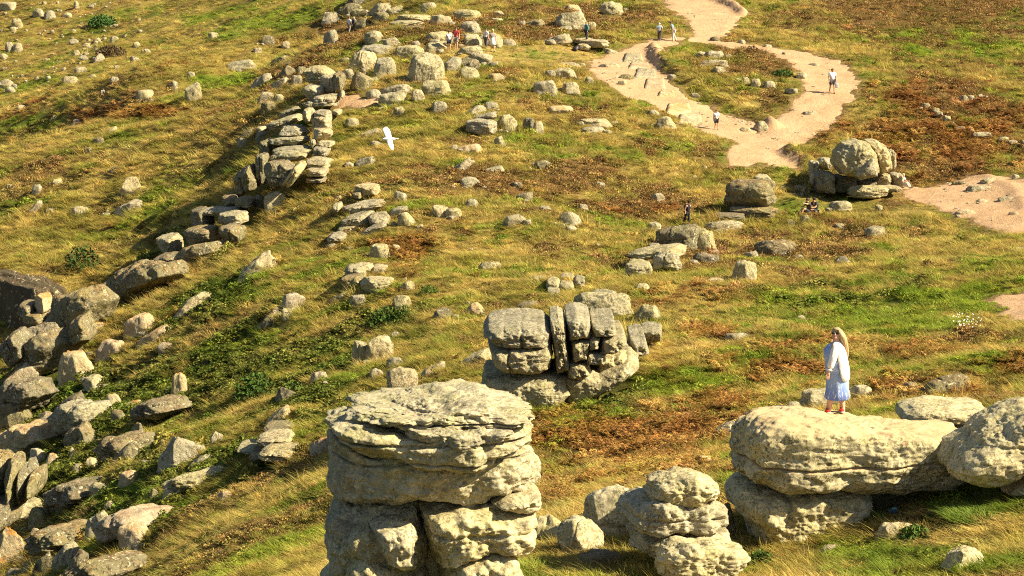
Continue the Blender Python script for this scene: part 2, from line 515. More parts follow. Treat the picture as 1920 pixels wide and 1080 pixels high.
def build_paths():
    t = NT('trodden_sand', .95, .1)
    g = t.n('ShaderNodeNewGeometry')
    p = g.outputs['Position']
    a = t.noise(p, .5, 5, .6)
    b = t.noise(p, 3.2, 6, .7, .5)
    c = t.noise(p, 22, 4, .7)
    col = t.mix(t.ramp(a, .35, .65), (.56, .36, .205), (.47, .30, .16))
    col = t.mix(t.ramp(b, .53, .66, 0, .6), col, (.37, .245, .125))
    col = t.mix(t.ramp(b, .36, .28, 0, .5), col, (.66, .50, .32))
    col = t.mix(t.ramp(c, .60, .74, 0, .35), col, (.27, .185, .10))
    t.bump(t.math('ADD', t.math('MULTIPLY', b, 1.4), t.math('MULTIPLY', c, .5)), .7, .16)
    mat = t.out(col)
    for Q in PATHW:
        lo, hi = Q.min(0) - 1.2, Q.max(0) + 1.2
        st = max(.16, .0011 * Q[:, 1].mean())
        xs, ys = np.arange(lo[0], hi[0], st), np.arange(lo[1], hi[1], st * 1.4)
        X, Y = np.meshgrid(xs, ys)
        s = path_sd(X, Y)
        Z = height(X, Y, False) + np.clip(s * .35, -.30, .012) - .02 + .03 * n2(X, Y, .7, 61) + .05 * n2(X, Y, 2.0, 62)
        keep = s > -.6
        i = np.arange(X.size).reshape(X.shape)
        F = np.stack([i[:-1, :-1], i[:-1, 1:], i[1:, 1:], i[1:, :-1]], -1).reshape(-1, 4)
        F = F[keep.ravel()[F].all(1)]
        used = np.unique(F)
        mp = np.full(X.size, -1)
        mp[used] = np.arange(len(used))
        V = np.stack([X, Y, Z], -1).reshape(-1, 3)[used]
        # overlapping outlines: this sheet only keeps what no earlier sheet covers, by sitting a little lower each time
        V[:, 2] -= .006 * build_paths.k
        build_paths.k += 1
        tag(obj('path', mesh_np('path', V, mp[F]), mat), kind='structure')
build_paths.k = 0
build_paths()

# ------------------------------------------------------------------ rocks
_cs = {}
def cube_sphere(n):
    if n not in _cs:
        u = np.linspace(-1, 1, n + 1)
        u = np.tan(u * math.pi / 4)
        a, b = np.meshgrid(u, u, indexing='ij')
        one = np.ones_like(a)
        P, F, off = [], [], 0
        i = np.arange((n + 1) ** 2).reshape(n + 1, n + 1)
        q = np.stack([i[:-1, :-1], i[1:, :-1], i[1:, 1:], i[:-1, 1:]], -1).reshape(-1, 4)
        for S in ((one, a, b), (-one, b, a), (b, one, a), (a, -one, b), (a, b, one), (b, a, -one)):
            P.append(np.stack(S, -1).reshape(-1, 3))
            F.append(q + off)
            off += len(P[-1])
        P, F = np.concatenate(P), np.concatenate(F)
        key = np.round(P * 1e5).astype(np.int64)
        _, first, inv = np.unique(key, axis=0, return_index=True, return_inverse=True)
        P, F = P[first], inv.ravel()[F]
        P = P / np.linalg.norm(P, axis=1)[:, None]
        _cs[n] = (P, F)
    return _cs[n]
def rotm(yaw, tilt, pitch=0):
    return np.array(Matrix.Rotation(R(pitch), 3, 'X') @ Matrix.Rotation(R(tilt), 3, 'Y') @ Matrix.Rotation(R(-yaw), 3, 'Z'))
KIND = {  # superellipsoid power, chops, chop depth, pre-scale (w,d,h), noise
 'r': (3.0, 9, (.70, .95), (1, .9, .85), .10),
 'b': (4.8, 7, (.74, 1.0), (1, .8, .75), .08),
 's': (3.6, 6, (.74, 1.0), (1, .75, .30), .09),
 'w': (3.0, 11, (.56, .86), (1, .85, .8), .07),
 'c': (4.0, 6, (.8, 1.0), (.5, .5, 1), .08),
}
def groove(P, N0, q, axis, pos, depth, width, seed):
    """an eroded joint: pull the surface in along a wavering plane"""
    d = P[:, axis] - pos - .07 * fbm3(P * 1.6 + seed, 3)
    k = np.exp(-(d / width) ** 2) * (.55 + .6 * np.clip(fbm3(P * 2.2 + seed + 40, 2) + .5, 0, 1))
    q *= (1 - depth * k)[:, None]
def rock_mesh(n, seed, kind='r', yaw=0, tilt=0, grooves=(), rough=1.0, pitch=0, taper=0.0):
    """a boulder that fills the box [-1,1]^3"""
    rg = np.random.default_rng(seed)
    pw, ch, cr, sc, nz = KIND[kind]
    D, F = cube_sphere(n)
    a = np.abs(D)
    k = ((a ** pw).sum(1)) ** (-1 / pw)
    P = D * k[:, None]
    off = rg.uniform(-50, 50, 3)
    P = P * (1 + nz * rough * 1.5 * fbm3(P * 1.25 + off, 2)[:, None])
    # chops
    for _ in range(ch):
        nn = rg.normal(size=3)
        nn[2] *= .7
        nn /= np.linalg.norm(nn)
        supp = (np.abs(nn) ** (pw / (pw - 1))).sum() ** ((pw - 1) / pw)
        dd = rg.uniform(*cr) * supp
        e = P @ nn - dd
        P = P - np.where(e > 0, e * .96, 0)[:, None] * nn
    if n >= 16 and not grooves:
        grooves = [(int(rg.integers(0, 3)), rg.uniform(-.4, .4), rg.uniform(.05, .11), .035) for _ in range(int(rg.integers(1, 3)))]
    for ax, pos, dep, wid in grooves:
        groove(P, D, P, ax, pos, dep, wid, off[0])
    r = np.linalg.norm(P, axis=1)[:, None]
    dirn = P / np.maximum(r, 1e-6)
    f = fbm3(P * 3.2 + off, 3)
    P = P + dirn * (nz * rough * .6 * f + nz * rough * .24 * fbm3(P * 8 + off, 3) * min(1, n / 14))[:, None]
    # bedding ledges
    P = P + dirn * (nz * rough * .22 * np.abs(fbm3(P * np.array((1.1, 1.1, 4.0)) + off + 9, 3)) * -1)[:, None]
    if taper:
        tz = np.clip((P[:, 2] + 1) / 2, 0, 1)
        P[:, 0] = P[:, 0] * (1 - taper * tz) + rg.uniform(-.5, .5) * taper * tz
        P[:, 1] *= 1 - taper * .8 * tz
    P = P * np.array(sc)
    P = P @ rotm(yaw, tilt, pitch).T
    lo, hi = P.min(0), P.max(0)
    P = (P - (lo + hi) / 2) / ((hi - lo) / 2)
    return P, F
def outline_mesh(n, seed, pts, power=4.0, grooves=(), nz=.05, prow=0.0):
    """a slab whose middle cross-section follows an outline (normalised to its box), rounded fore and aft; y is the depth axis"""
    rg = np.random.default_rng(seed)
    pts = np.asarray(pts, float)
    lo, hi = pts.min(0), pts.max(0)
    c, s = (lo + hi) / 2, (hi - lo) / 2
    q = (pts - c) / s
    q[:, 1] *= -1
    # radius by angle (star-shaped about the box centre); sample the polygon densely
    seg = []
    for k in range(len(q)):
        a, b = q[k], q[(k + 1) % len(q)]
        seg.append(a + (b - a) * np.linspace(0, 1, 40, endpoint=False)[:, None])
    seg = np.concatenate(seg)
    th, rr = np.arctan2(seg[:, 1], seg[:, 0]), np.hypot(seg[:, 0], seg[:, 1])
    o = np.argsort(th)
    tb = np.linspace(-math.pi, math.pi, 361)
    rb = np.interp(tb, np.concatenate([th[o] - 2 * math.pi, th[o], th[o] + 2 * math.pi]), np.tile(rr[o], 3))
    kz = np.hanning(7)
    kz /= kz.sum()
    rb = np.convolve(np.concatenate([rb[-4:-1], rb, rb[1:4]]), kz, 'valid')
    D, F = cube_sphere(n)
    sr = np.hypot(D[:, 0], D[:, 2])
    t = np.arctan2(D[:, 2], D[:, 0])
    k = (sr ** power + np.abs(D[:, 1]) ** power) ** (-1 / power)
    rho, dep = sr * k, D[:, 1] * k
    R0 = np.interp(t, tb, rb)
    P = np.stack([np.cos(t) * R0 * rho, dep, np.sin(t) * R0 * rho], -1)
    off = rg.uniform(-50, 50, 3)
    asp = np.array((1.0, .8, s[1] / s[0]))
    W = P * asp
    for ax, pos, depg, wid in grooves:
        groove(P, D, P, ax, pos, depg, wid, off[0])
    dirn = D.copy()
    f = fbm3(W * 1.7 + off, 3)
    f2 = fbm3(W * 6.5 + off, 3)
    f3 = fbm3(W * 22 + off, 2)
    led = -np.abs(fbm3(W * np.array((1.6, 1.6, 9.0)) + off + 5, 3))
    amp = nz * (1.5 * f + .45 * f2 + .16 * f3 + .30 * led)
    P = P + dirn * amp[:, None] * np.array((1, 1.6, 1 / max(asp[2], .3)))
    return P, F, c, s
FOOT = []          # footprints of rocks: where nothing grows
def fit_box(xc, y0, y1, hw, D, thick, top):
    """centre and half-sizes of a block whose front foot and upper edge project on the rows y1 and y0"""
    c = at(xc, (y0 + y1) / 2, D)
    f = at(xc, (y0 + y1) / 2, D - .2 * thick)
    zb, zt = at(xc, y1, D - .38 * thick)[2], at(xc, y0, D + top * thick)[2]
    if zt - zb < .3 * (y1 - y0) * D / FPX:
        zt = zb + .3 * (y1 - y0) * D / FPX
    return np.array((c[0], c[1], (zb + zt) / 2)), np.array((hw * (D - .2 * thick) / FPX, thick / 2, (zt - zb) / 2))
# a coarse map of the distance of the ground behind each photograph pixel
_mgx, _mgy = np.meshgrid(np.arange(-60, 2041, 10.0), np.arange(-20, 1121, 8.0))
_mg = march(_mgx.ravel(), _mgy.ravel(), base_h)
_mgD = (_mg[:, 1] * cD - _mg[:, 2] * sD).reshape(_mgx.shape)
def ground_D(px, py):
    i = int(np.clip(round((px + 60) / 10), 0, _mgD.shape[1] - 1))
    j = int(np.clip(round((py + 20) / 8), 0, _mgD.shape[0] - 1))
    return float(_mgD[j, i])
def rock_part(parent, base, name, box, D, thick, kind='b', mat='g', yaw=0, tilt=0, grooves=(), seed=None, label=None, rough=1.0, res=1.0, snap=.6):
    """a block of an outcrop, given by its outline box in the photograph, its distance and its depth"""
    x0, y0, x1, y1 = box
    seed = seed if seed is not None else abs(int(x0 * 31 + y0 * 17 + x1 * 7 + y1))
    if snap is not None:          # keep the block on (or out of) the hillside
        gD = ground_D((x0 + x1) / 2, y1 - 2)
        if D > gD + thick * .25:
            D = gD + thick * .25
        elif D < gD - thick * .5:
            D = D + snap * (gD - thick * .3 - D)
    n = int(np.clip(.30 * max(x1 - x0, y1 - y0) * res, 9, 60))
    P, F = rock_mesh(n, seed, kind, yaw, tilt, grooves, rough)
    c, h = fit_box((x0 + x1) / 2, y0, y1, (x1 - x0) / 2, D, thick, .15)
    o = obj(name, mesh_np(name, P * h, F), M[mat], parent, Vector(c - np.array(base)))
    FOOT.append((c[0], c[1], h[0], h[1], c[2] - h[2], c[2] + h[2]))
    if label:
        o['label'] = label
    return o
def slab_part(parent, base, name, pts, D, thick, mat='f', power=4.0, grooves=(), nz=.05, seed=None, res=1.0, label=None, top=-.38, turn=0):
    seed = seed if seed is not None else int(sum(p[0] * 3 + p[1] for p in pts))
    ext = np.asarray(pts, float)
    n = int(np.clip(.30 * np.ptp(ext, axis=0).max() * res, 12, 130))
    P, F, c, s = outline_mesh(n, seed, pts, power, grooves, nz)
    cc, h = fit_box(c[0], c[1] - s[1], c[1] + s[1], s[0], D, thick, top)
    o = obj(name, mesh_np(name, P * h, F), M[mat], parent, Vector(cc - np.array(base)))
    o.rotation_euler.z = R(turn)
    FOOT.append((cc[0], cc[1], h[0], h[1], cc[2] - h[2], cc[2] + h[2]))
    if label:
        o['label'] = label
    return o
def boulder(box, kind='r', mat='g', label=None, group=None, yaw=None, tilt=0, depth=.8, grooves=(), name='boulder', cat='boulder', rough=1.0, bury=.4, res=1.0, G=None):
    """a loose boulder standing on the ground; box = what shows of it in the photograph"""
    x0, y0, x1, y1 = box
    seed = abs(int(x0 * 31 + y0 * 17 + x1 * 7 + y1))
    rg = np.random.default_rng(seed)
    if yaw is None:
        yaw = rg.uniform(-35, 35)
    xc = (x0 + x1) / 2
    if G is None:
        G = ground([xc], [y1 - .06 * (y1 - y0)])[0]
    D0 = G[1] * cD - G[2] * sD
    hw = (x1 - x0) / 2 * D0 / FPX
    hd = hw * depth
    vis = (y1 - y0) * D0 / FPX
    hd = min(hd, max(1.25 * vis, .35 * hw))
    cyy = G[1] + hd * .55
    Dc = D0 + hd * .55
    hw = (x1 - x0) / 2 * Dc / FPX
    cx = (xc - PW / 2) / FPX * Dc
    # the height whose far upper shoulder projects on the box's top edge
    Pt = at(xc, y0, Dc + hd * .25)
    zt = Pt[2]
    zs = height(np.array([cx, cx - hw * .8, cx + hw * .8, cx]), np.array([cyy, cyy, cyy, cyy - hd * .8]))
    zb = min(zs.min(), zt - .25 * vis) - bury * max(.3, vis)
    hz = (zt - zb) / 2
    n = int(np.clip(.30 * max(x1 - x0, y1 - y0) * res, 8, 60))
    P, F = rock_mesh(n, seed, kind, yaw, tilt, grooves, rough, 0, rg.uniform(.05, .28))
    base = (cx, cyy, zb)
    h = np.array((hw, hd, hz))
    V = P * h + np.array((0, 0, hz))
    o = obj(name, mesh_np(name, V, F), M[mat], None, base)
    FOOT.append((cx, cyy, hw * .86, hd * .86, zb, zt))
    return tag(o, label, cat, group)
def stone_mass(name, label, rows):
    """many little stones too small to pick apart, as one object: rows of (x, y, width, height, seed) in the photograph"""
    g = ground([r[0] for r in rows], [r[1] for r in rows])
    Vs, Fs, off = [], [], 0
    for (x, y, w, h, sd), p in zip(rows, g):
        d = p[1] * cD - p[2] * sD
        P, F = rock_mesh(5, abs(int(sd)), 'rws'[int(sd) % 3], (sd * 37) % 90, -8)
        hw, hh = w / 2 * d / FPX, h / 2 * d / FPX
        Vs.append(P * np.array((hw, hw * .8, hh * 1.3)) + p + np.array((0, 0, hh * .5)))
        Fs.append(F + off)
        off += len(P)
    return tag(obj(name, mesh_np(name, np.concatenate(Vs), np.concatenate(Fs)), M['p']), label, None, None, 'stuff')
def ledge(parent, base, pts, mat, turn=-35, thick=3.0, seed=1):
    xs, ys = [p[0] for p in pts], [p[1] for p in pts]
    D = ground_D((min(xs) + max(xs)) / 2, max(ys) - 8)
    return slab_part(parent, base, 'ledge', pts, D, thick, mat, 4.5, [(0, .15, .07, .04), (2, -.1, .07, .05)], .07, seed, 1.3, None, .15, turn)
def outcrop(px, py, D, label, name='rock_outcrop', cat='outcrop', group=None):
    p = at(px, py, D)
    e = empty(name, Vector(p))
    tag(e, label, cat, group)
    return e, p

# ------------------------------------------------------------------ foreground tor
e, b = outcrop(800, 1150, 36.3, 'tall stacked granite tor with overhanging shaggy lichen slabs, nearest rock in front', 'granite_tor', 'tor')
slab_part(e, b, 'cap_slab', [(650,758),(657,749),(700,746),(762,744),(813,737),(849,722),(903,724),(939,740),(990,769),(993,788),(957,792),(907,800),(849,808),(795,803),(762,795),(704,783),(654,776)], 35.9, 2.5, 't', 4.6, [(2,-.30,.12,.06)], .10, 11, label='top slab with yellow-green lichen and an orange streak', top=.25, turn=12)
slab_part(e, b, 'overhang_slab', [(610,806),(632,800),(700,800),(850,808),(985,800),(996,822),(992,840),(975,850),(921,866),(912,880),(885,887),(813,889),(762,889),(722,876),(686,862),(650,840),(632,834),(612,815)], 35.85, 2.6, 't', 3.0, [(2,-.42,.10,.045),(2,.35,.10,.05)], .06, 12, turn=12)
slab_part(e, b, 'lip_slab', [(742,800),(800,804),(900,798),(965,806),(972,822),(930,832),(850,846),(790,842),(752,822)], 35.55, 2.2, 't', 3.4, [], .09, 27, turn=12)
slab_part(e, b, 'undercut_slab', [(622,834),(700,840),(880,850),(975,838),(997,868),(1001,914),(993,938),(921,945),(874,953),(820,941),(762,943),(712,947),(639,943),(622,907)], 36.3, 2.5, 't', 3.0, [(2,.55,.08,.04)], .07, 13, turn=12)
slab_part(e, b, 'ledge_slab', [(905,950),(930,938),(993,930),(1001,922),(1000,962),(975,970),(950,968)], 36.1, 2.2, 'f', 3.5, [], .05, 14, turn=12)
slab_part(e, b, 'base_block', [(790,975),(813,963),(885,957),(960,962),(990,966),(987,1015),(968,1047),(914,1046),(849,1058),(805,1072),(795,1033)], 36.1, 2.5, 'f', 4.0, [(2,.25,.07,.05)], .06, 15, turn=12)
slab_part(e, b, 'base_block', [(840,1056),(900,1042),(935,1038),(957,1050),(972,1085),(975,1150),(900,1190),(830,1180),(825,1100)], 36.0, 2.5, 'f', 3.6, [(2,.5,.07,.05)], .06, 16, turn=12)
slab_part(e, b, 'base_block', [(613,1044),(620,979),(650,956),(700,948),(790,955),(800,1010),(800,1090),(800,1190),(620,1190),(606,1120)], 36.5, 2.6, 't', 2.8, [(2,-.1,.08,.06)], .09, 17)
slab_part(e, b, 'base_block', [(640,965),(800,952),(960,965),(965,1190),(640,1190)], 37.2, 1.8, 't', 4, [], .04, 20, res=.5)
slab_part(e, b, 'bulge_block', [(692,993),(722,981),(760,988),(778,1008),(776,1040),(768,1072),(748,1078),(722,1070),(703,1034)], 35.45, 1.3, 'f', 2.8, [], .06, 18, turn=14)
slab_part(e, b, 'bulge_block', [(655,1062),(690,1046),(730,1075),(748,1100),(745,1190),(660,1190),(645,1110)], 35.5, 1.2, 'f', 2.8, [], .06, 19)

# ------------------------------------------------------------------ the rocks round the woman
e, b = outcrop(1560, 1000, 43.2, 'broad flat-topped granite rock the woman in white stands on', 'granite_rock', 'rock')
woman_rock = slab_part(e, b, 'upper_block', [(1374,803),(1385,780),(1410,764),(1450,758),(1510,762),(1600,772),(1673,790),(1760,806),(1830,818),(1835,860),(1800,925),(1700,935),(1620,925),(1540,920),(1460,919),(1407,918),(1383,905),(1371,888),(1373,868),(1381,858),(1373,840)], 43.0, 2.7, 'w', 5.2, [(2,-.12,.06,.03)], .05, 21, res=1.1, top=.2, turn=10)
slab_part(e, b, 'lower_block', [(1371,947),(1380,930),(1397,923),(1470,921),(1560,924),(1602,929),(1620,952),(1612,985),(1560,1040),(1447,1045),(1413,1036),(1400,990),(1374,973)], 43.2, 2.6, 'f', 4.6, [(0,-.45,.05,.05)], .055, 22, label='lower block split off by a dark level crack', turn=10)
e2, b2 = outcrop(1850, 915, 41.3, 'steep leaning pale boulder at the right picture edge beside the flat-topped rock', 'boulder', 'boulder')
slab_part(e2, b2, 'block', [(1769,880),(1783,850),(1812,825),(1845,795),(1878,772),(1920,757),(1990,742),(2050,800),(2050,860),(1925,868),(1875,898),(1845,915),(1806,918),(1776,902)], 41.3, 2.2, 'f', 5, [(2,.1,.03,.05)], .055, 23, res=.9, top=.2, turn=8)
slab_part(e2, b2, 'block', [(1872,920),(1895,892),(1930,872),(2020,868),(2040,935),(1940,950),(1888,938)], 41.6, 1.6, 'f', 3.4, [], .05, 24, top=.2)
e, b = outcrop(1765, 805, 47, 'low table boulder with an undercut left end behind the leaning pale boulder', 'boulder', 'boulder')
slab_part(e, b, 'block', [(1685,785),(1689,766),(1706,753),(1740,747),(1790,749),(1830,752),(1848,762),(1856,780),(1836,798),(1760,789),(1735,797),(1722,802),(1690,800)], 47, 1.9, 'f', 4.2, [], .04, 25, top=.2)
slab_part(e, b, 'block', [(1730,802),(1760,792),(1835,798),(1845,815),(1800,826),(1730,818)], 47, 1.7, 'p', 3.4, [], .04, 26, top=.2)

F_ = []   # loose boulders: (box, kind, material, label, options)
def B(x0, y0, x1, y1, kind, mat, label, **k):
    F_.append(((x0, y0, x1, y1), kind, mat, label, k))
e, b = outcrop(1265, 1050, 40.6, 'three-tier stack of rounded granite between the tall tor and the flat-topped rock', 'boulder_stack', 'rock stack')
slab_part(e, b, 'block', [(1213,930),(1222,900),(1250,882),(1290,878),(1325,888),(1341,915),(1336,940),(1310,950),(1265,958),(1230,955)], 40.5, 1.35, 'f', 3.6, [(2,.1,.05,.05)], .075, 31, top=.2, turn=14)
slab_part(e, b, 'block', [(1166,985),(1180,960),(1212,942),(1260,950),(1330,940),(1350,965),(1350,990),(1300,1003),(1230,1006),(1190,1005)], 40.7, 1.8, 'f', 4.2, [(2,.0,.06,.06)], .075, 32, turn=14)
slab_part(e, b, 'block', [(1188,1015),(1220,1002),(1300,1000),(1350,998),(1356,1020),(1330,1050),(1230,1060),(1195,1050)], 40.9, 1.9, 'f', 4.2, [], .075, 33, turn=14)
e, b = outcrop(1310, 1075, 39.2, 'blunt pale boulder at the bottom edge in front of the three-tier stack', 'boulder', 'boulder')
slab_part(e, b, 'block', [(1231,1045),(1245,1020),(1280,1004),(1330,1012),(1385,1022),(1398,1038),(1388,1060),(1360,1100),(1270,1105),(1240,1080)], 39.2, 1.3, 'f', 4.2, [], .075, 34, top=.2, turn=14)
B(995,958,1072,1022,'r','f','pale rounded boulder touching the right side of the tall tor')
B(1040,963,1134,1038,'w','f','small wedge boulder in front of the pale boulder beside the tor')
B(1090,905,1207,1012,'w','f','big sloping boulder behind the small wedge, left of the stack', depth=.6)
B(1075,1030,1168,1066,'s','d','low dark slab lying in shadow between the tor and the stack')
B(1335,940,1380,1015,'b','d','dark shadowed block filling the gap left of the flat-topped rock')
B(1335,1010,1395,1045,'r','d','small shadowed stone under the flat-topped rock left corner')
B(1760,1021,1846,1078,'r','f','small rounded boulder alone in the bottom right grass')
B(1640,974,1716,1016,'s','p','flat pale slab bedded in turf beside the dark pouch', bury=.5)
B(1533,1019,1585,1043,'s','p','small flat pale stone half sunk in bottom right turf', bury=.5)
B(1494,724,1606,768,'b','f','long grey boulder directly behind the woman in white', depth=.5)
B(1588,720,1640,752,'s','f','cracked slab behind the woman, right of the long grey boulder')
B(1722,700,1826,742,'s','d','low grey slab under a dark heather bank, right of the woman', tilt=-8)
B(1326,786,1384,826,'s','p','tilted pale slab in rust bracken left of the flat-topped rock', tilt=-22)
B(1302,852,1334,876,'r','f','small grey stone in the bracken above the three-tier stack')
B(1492,590,1512,604,'r','g','small cream stone in a dark hollow above the woman')
B(1358,622,1406,642,'s','p','pinkish flat slab under dark heather in the middle slope')

# ------------------------------------------------------------------ middle outcrop
e, b = outcrop(1000, 755, 80, 'large jointed granite outcrop with a dark vertical cleft, middle of the slope')
slab_part(e, b, 'block', [(906,620),(915,600),(935,594),(985,588),(1020,592),(1033,612),(1034,640),(1028,653),(975,655),(925,648),(918,632)], 80, 5.2, 'g', 4.5, [(0,.13,.07,.05),(0,-.4,.03,.04)], .026, 41, res=1.4, top=.1)
slab_part(e, b, 'block', [(915,655),(950,648),(1030,648),(1037,668),(1033,695),(1005,704),(945,702),(925,690)], 80.1, 5.2, 'g', 4.5, [(0,-.35,.06,.03)], .026, 42, res=1.4)
for k_, (o_, mt) in enumerate((([(1030,602),(1045,597),(1059,606),(1060,640),(1064,665),(1069,702),(1042,706),(1036,660),(1031,630)],'g'),([(1059,600),(1078,593),(1104,600),(1106,636),(1062,641)],'g'),([(1067,638),(1105,636),(1100,673),(1071,682)],'g'),
   ([(1107,612),(1150,607),(1154,629),(1109,633)],'g'),([(1101,635),(1123,631),(1119,653),(1098,657)],'g'),([(1124,634),(1166,630),(1173,645),(1152,664),(1120,666)],'g'),([(1095,658),(1132,661),(1134,684),(1093,684)],'g'),([(1063,681),(1098,675),(1106,700),(1087,714),(1061,708)],'g'),
   ([(908,706),(960,700),(1030,702),(1064,706),(1078,742),(1040,772),(920,774),(903,740)],'g'),([(1042,622),(1110,626),(1168,642),(1176,668),(1112,716),(1060,722),(1040,700)],'d'),([(1120,664),(1160,660),(1186,676),(1150,700),(1106,706)],'g'),([(1178,640),(1206,636),(1214,664),(1180,672)],'g'),([(1036,700),(1080,694),(1120,700),(1180,672),(1200,690),(1130,742),(1050,772),(1034,740)],'g'))):
    slab_part(e, b, 'block', o_, (80.2, 80.2, 80.2, 80.2, 80.2, 80.2, 80.2, 80.2, 80.3, 82.4, 81.5, 84, 80.9)[k_], 4.6, mt, 4.0, [], .03, 400 + k_, res=2.0)
rock_part(e, b, 'block', (1198,604,1242,648), 86, 3, 'b', 'g', yaw=10, res=1.5, snap=None)
B(1062,546,1190,602,'b','g','long flat-topped boulder lying above the jointed outcrop', depth=.4, yaw=12, tilt=2, res=1.4)
B(1104,541,1158,556,'s','g','thin slab behind the long flat-topped boulder')
B(1186,569,1239,609,'b','g','square grey block at the right end of the long flat-topped boulder', yaw=18)
e, b = outcrop(1055, 550, 118, 'low crazed outcrop split into many small blocks in mid-slope grass')
for bx in ((998,518,1030,538),(1024,520,1052,548),(1050,513,1080,532),(1048,528,1076,549),(1074,517,1098,540),(1094,515,1112,530),(1026,540,1050,556)):
    rock_part(e, b, 'block', bx, 118, 2.5, 'b', 'g', yaw=10, res=1.6)
e, b = outcrop(1230, 525, 122, 'group of tilted lichen-covered slabs left of the small cubic boulder')
for bx, d, th, k, tl in (((1172,487,1222,530),120,3,'r',0),((1222,470,1278,518),120.5,3,'r',0),((1182,455,1290,492),122,3,'s',-14),((1178,470,1232,486),123,3,'s',-20),((1176,500,1216,528),119.4,1.6,'b',0)):
    rock_part(e, b, 'slab', bx, d, th, k, 'g', yaw=15, tilt=tl, res=1.5)
B(1228,416,1322,474,'b','d','big wedge block with a shaded front below the stooping hiker in black', yaw=24, tilt=-10, res=1.4)
B(1304,430,1343,474,'r','g','sunlit right face of the big wedge block, built as a separate paler block')  # lit side of the wedge block, lightness given by a paler material
B(1322,412,1394,434,'s','p','flat cream slab lying under the shaded square boulder', tilt=-3)
B(1297,471,1353,497,'r','d','low dark stone between the wedge block and the small cubic boulder')
B(1370,486,1421,530,'b','g','small cubic boulder with a bright right face in heather', yaw=20)
B(1414,447,1498,480,'r','d','long low dark boulder edged with brown heather', yaw=5, tilt=-8)
B(1562,480,1594,496,'r','d','small dark stone alone in grass right of the long low boulder')
B(1619,423,1661,448,'w','g','small pointed boulder in heather below the sandy clearing')
B(1320,520,1360,533,'s','g','thin grey slab in heather left of the cubic boulder')
B(1190,530,1220,545,'r','g','small rough stone below the tilted lichen slabs')
B(1212,415,1240,432,'r','g','small stone with dark left side, left of the wedge block')
B(1474,410,1493,426,'w','d','little pointed stone just below the seated pair')
B(1499,402,1521,421,'r','d','little rounded stone in front of the seated pair')
B(1553,376,1600,396,'s','g','low lichen slab just right of the seated pair')
B(1564,418,1585,428,'s','p','small flat pale stone in heather below the seated pair')
B(1640,383,1656,395,'r','p','tiny pale stone on grass below the big split boulder')
# shaded square boulder
e, b = outcrop(1408, 405, 152, 'square upright boulder with a shaded front and a sunlit right end')
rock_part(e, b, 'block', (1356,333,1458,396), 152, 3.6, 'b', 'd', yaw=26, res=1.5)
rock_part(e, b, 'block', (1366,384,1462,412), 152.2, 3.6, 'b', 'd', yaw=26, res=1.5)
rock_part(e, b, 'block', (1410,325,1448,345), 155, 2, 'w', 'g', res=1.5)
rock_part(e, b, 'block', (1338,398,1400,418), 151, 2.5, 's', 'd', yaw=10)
# big split boulder group
e, b = outcrop(1610, 372, 160, 'huge rounded boulder split by cracks, resting on smaller blocks by the sandy clearing')
slab_part(e, b, 'block', [(1559,310),(1562,290),(1578,272),(1605,265),(1625,270),(1640,290),(1645,325),(1638,335),(1605,338),(1575,330)], 159.5, 4.6, 'g', 3.4, [], .045, 51, res=1.8, label='main rounded half with a grey-green front')
slab_part(e, b, 'block', [(1618,266),(1636,264),(1655,273),(1665,290),(1670,322),(1650,329),(1642,310),(1634,285)], 160.6, 4, 'p', 3.6, [], .04, 52, res=1.8)
slab_part(e, b, 'block', [(1603,330),(1612,316),(1636,296),(1644,318),(1645,332),(1612,339)], 157.3, 1.5, 'g', 3.0, [], .04, 53, res=1.8)
for bx, d, th, k, mt in (((1660,278,1678,324),161,3,'c','p'),((1640,324,1670,350),160,3,'b','p'),((1666,322,1692,352),160,3,'b','p'),((1640,346,1690,362),159.4,3,'s','p'),((1588,346,1670,376),157.8,2.4,'r','g'),
   ((1560,326,1606,364),160.5,3.4,'r','d'),((1528,318,1566,366),159.5,3,'b','d'),((1532,294,1560,322),160,2.4,'r','g'),((1516,299,1536,334),160.4,2.4,'c','g'),((1518,322,1532,350),160.3,2.4,'c','g'),((1596,336,1645,360),161,3,'b','d')):
    rock_part(e, b, 'block', bx, d, th, k, mt, yaw=12, res=1.8)
B(1455,347,1480,362,'r','d','low dark stone between the square boulder and the split boulder')
B(1484,346,1514,366,'b','d','dark shaded block left of the huge split boulder')

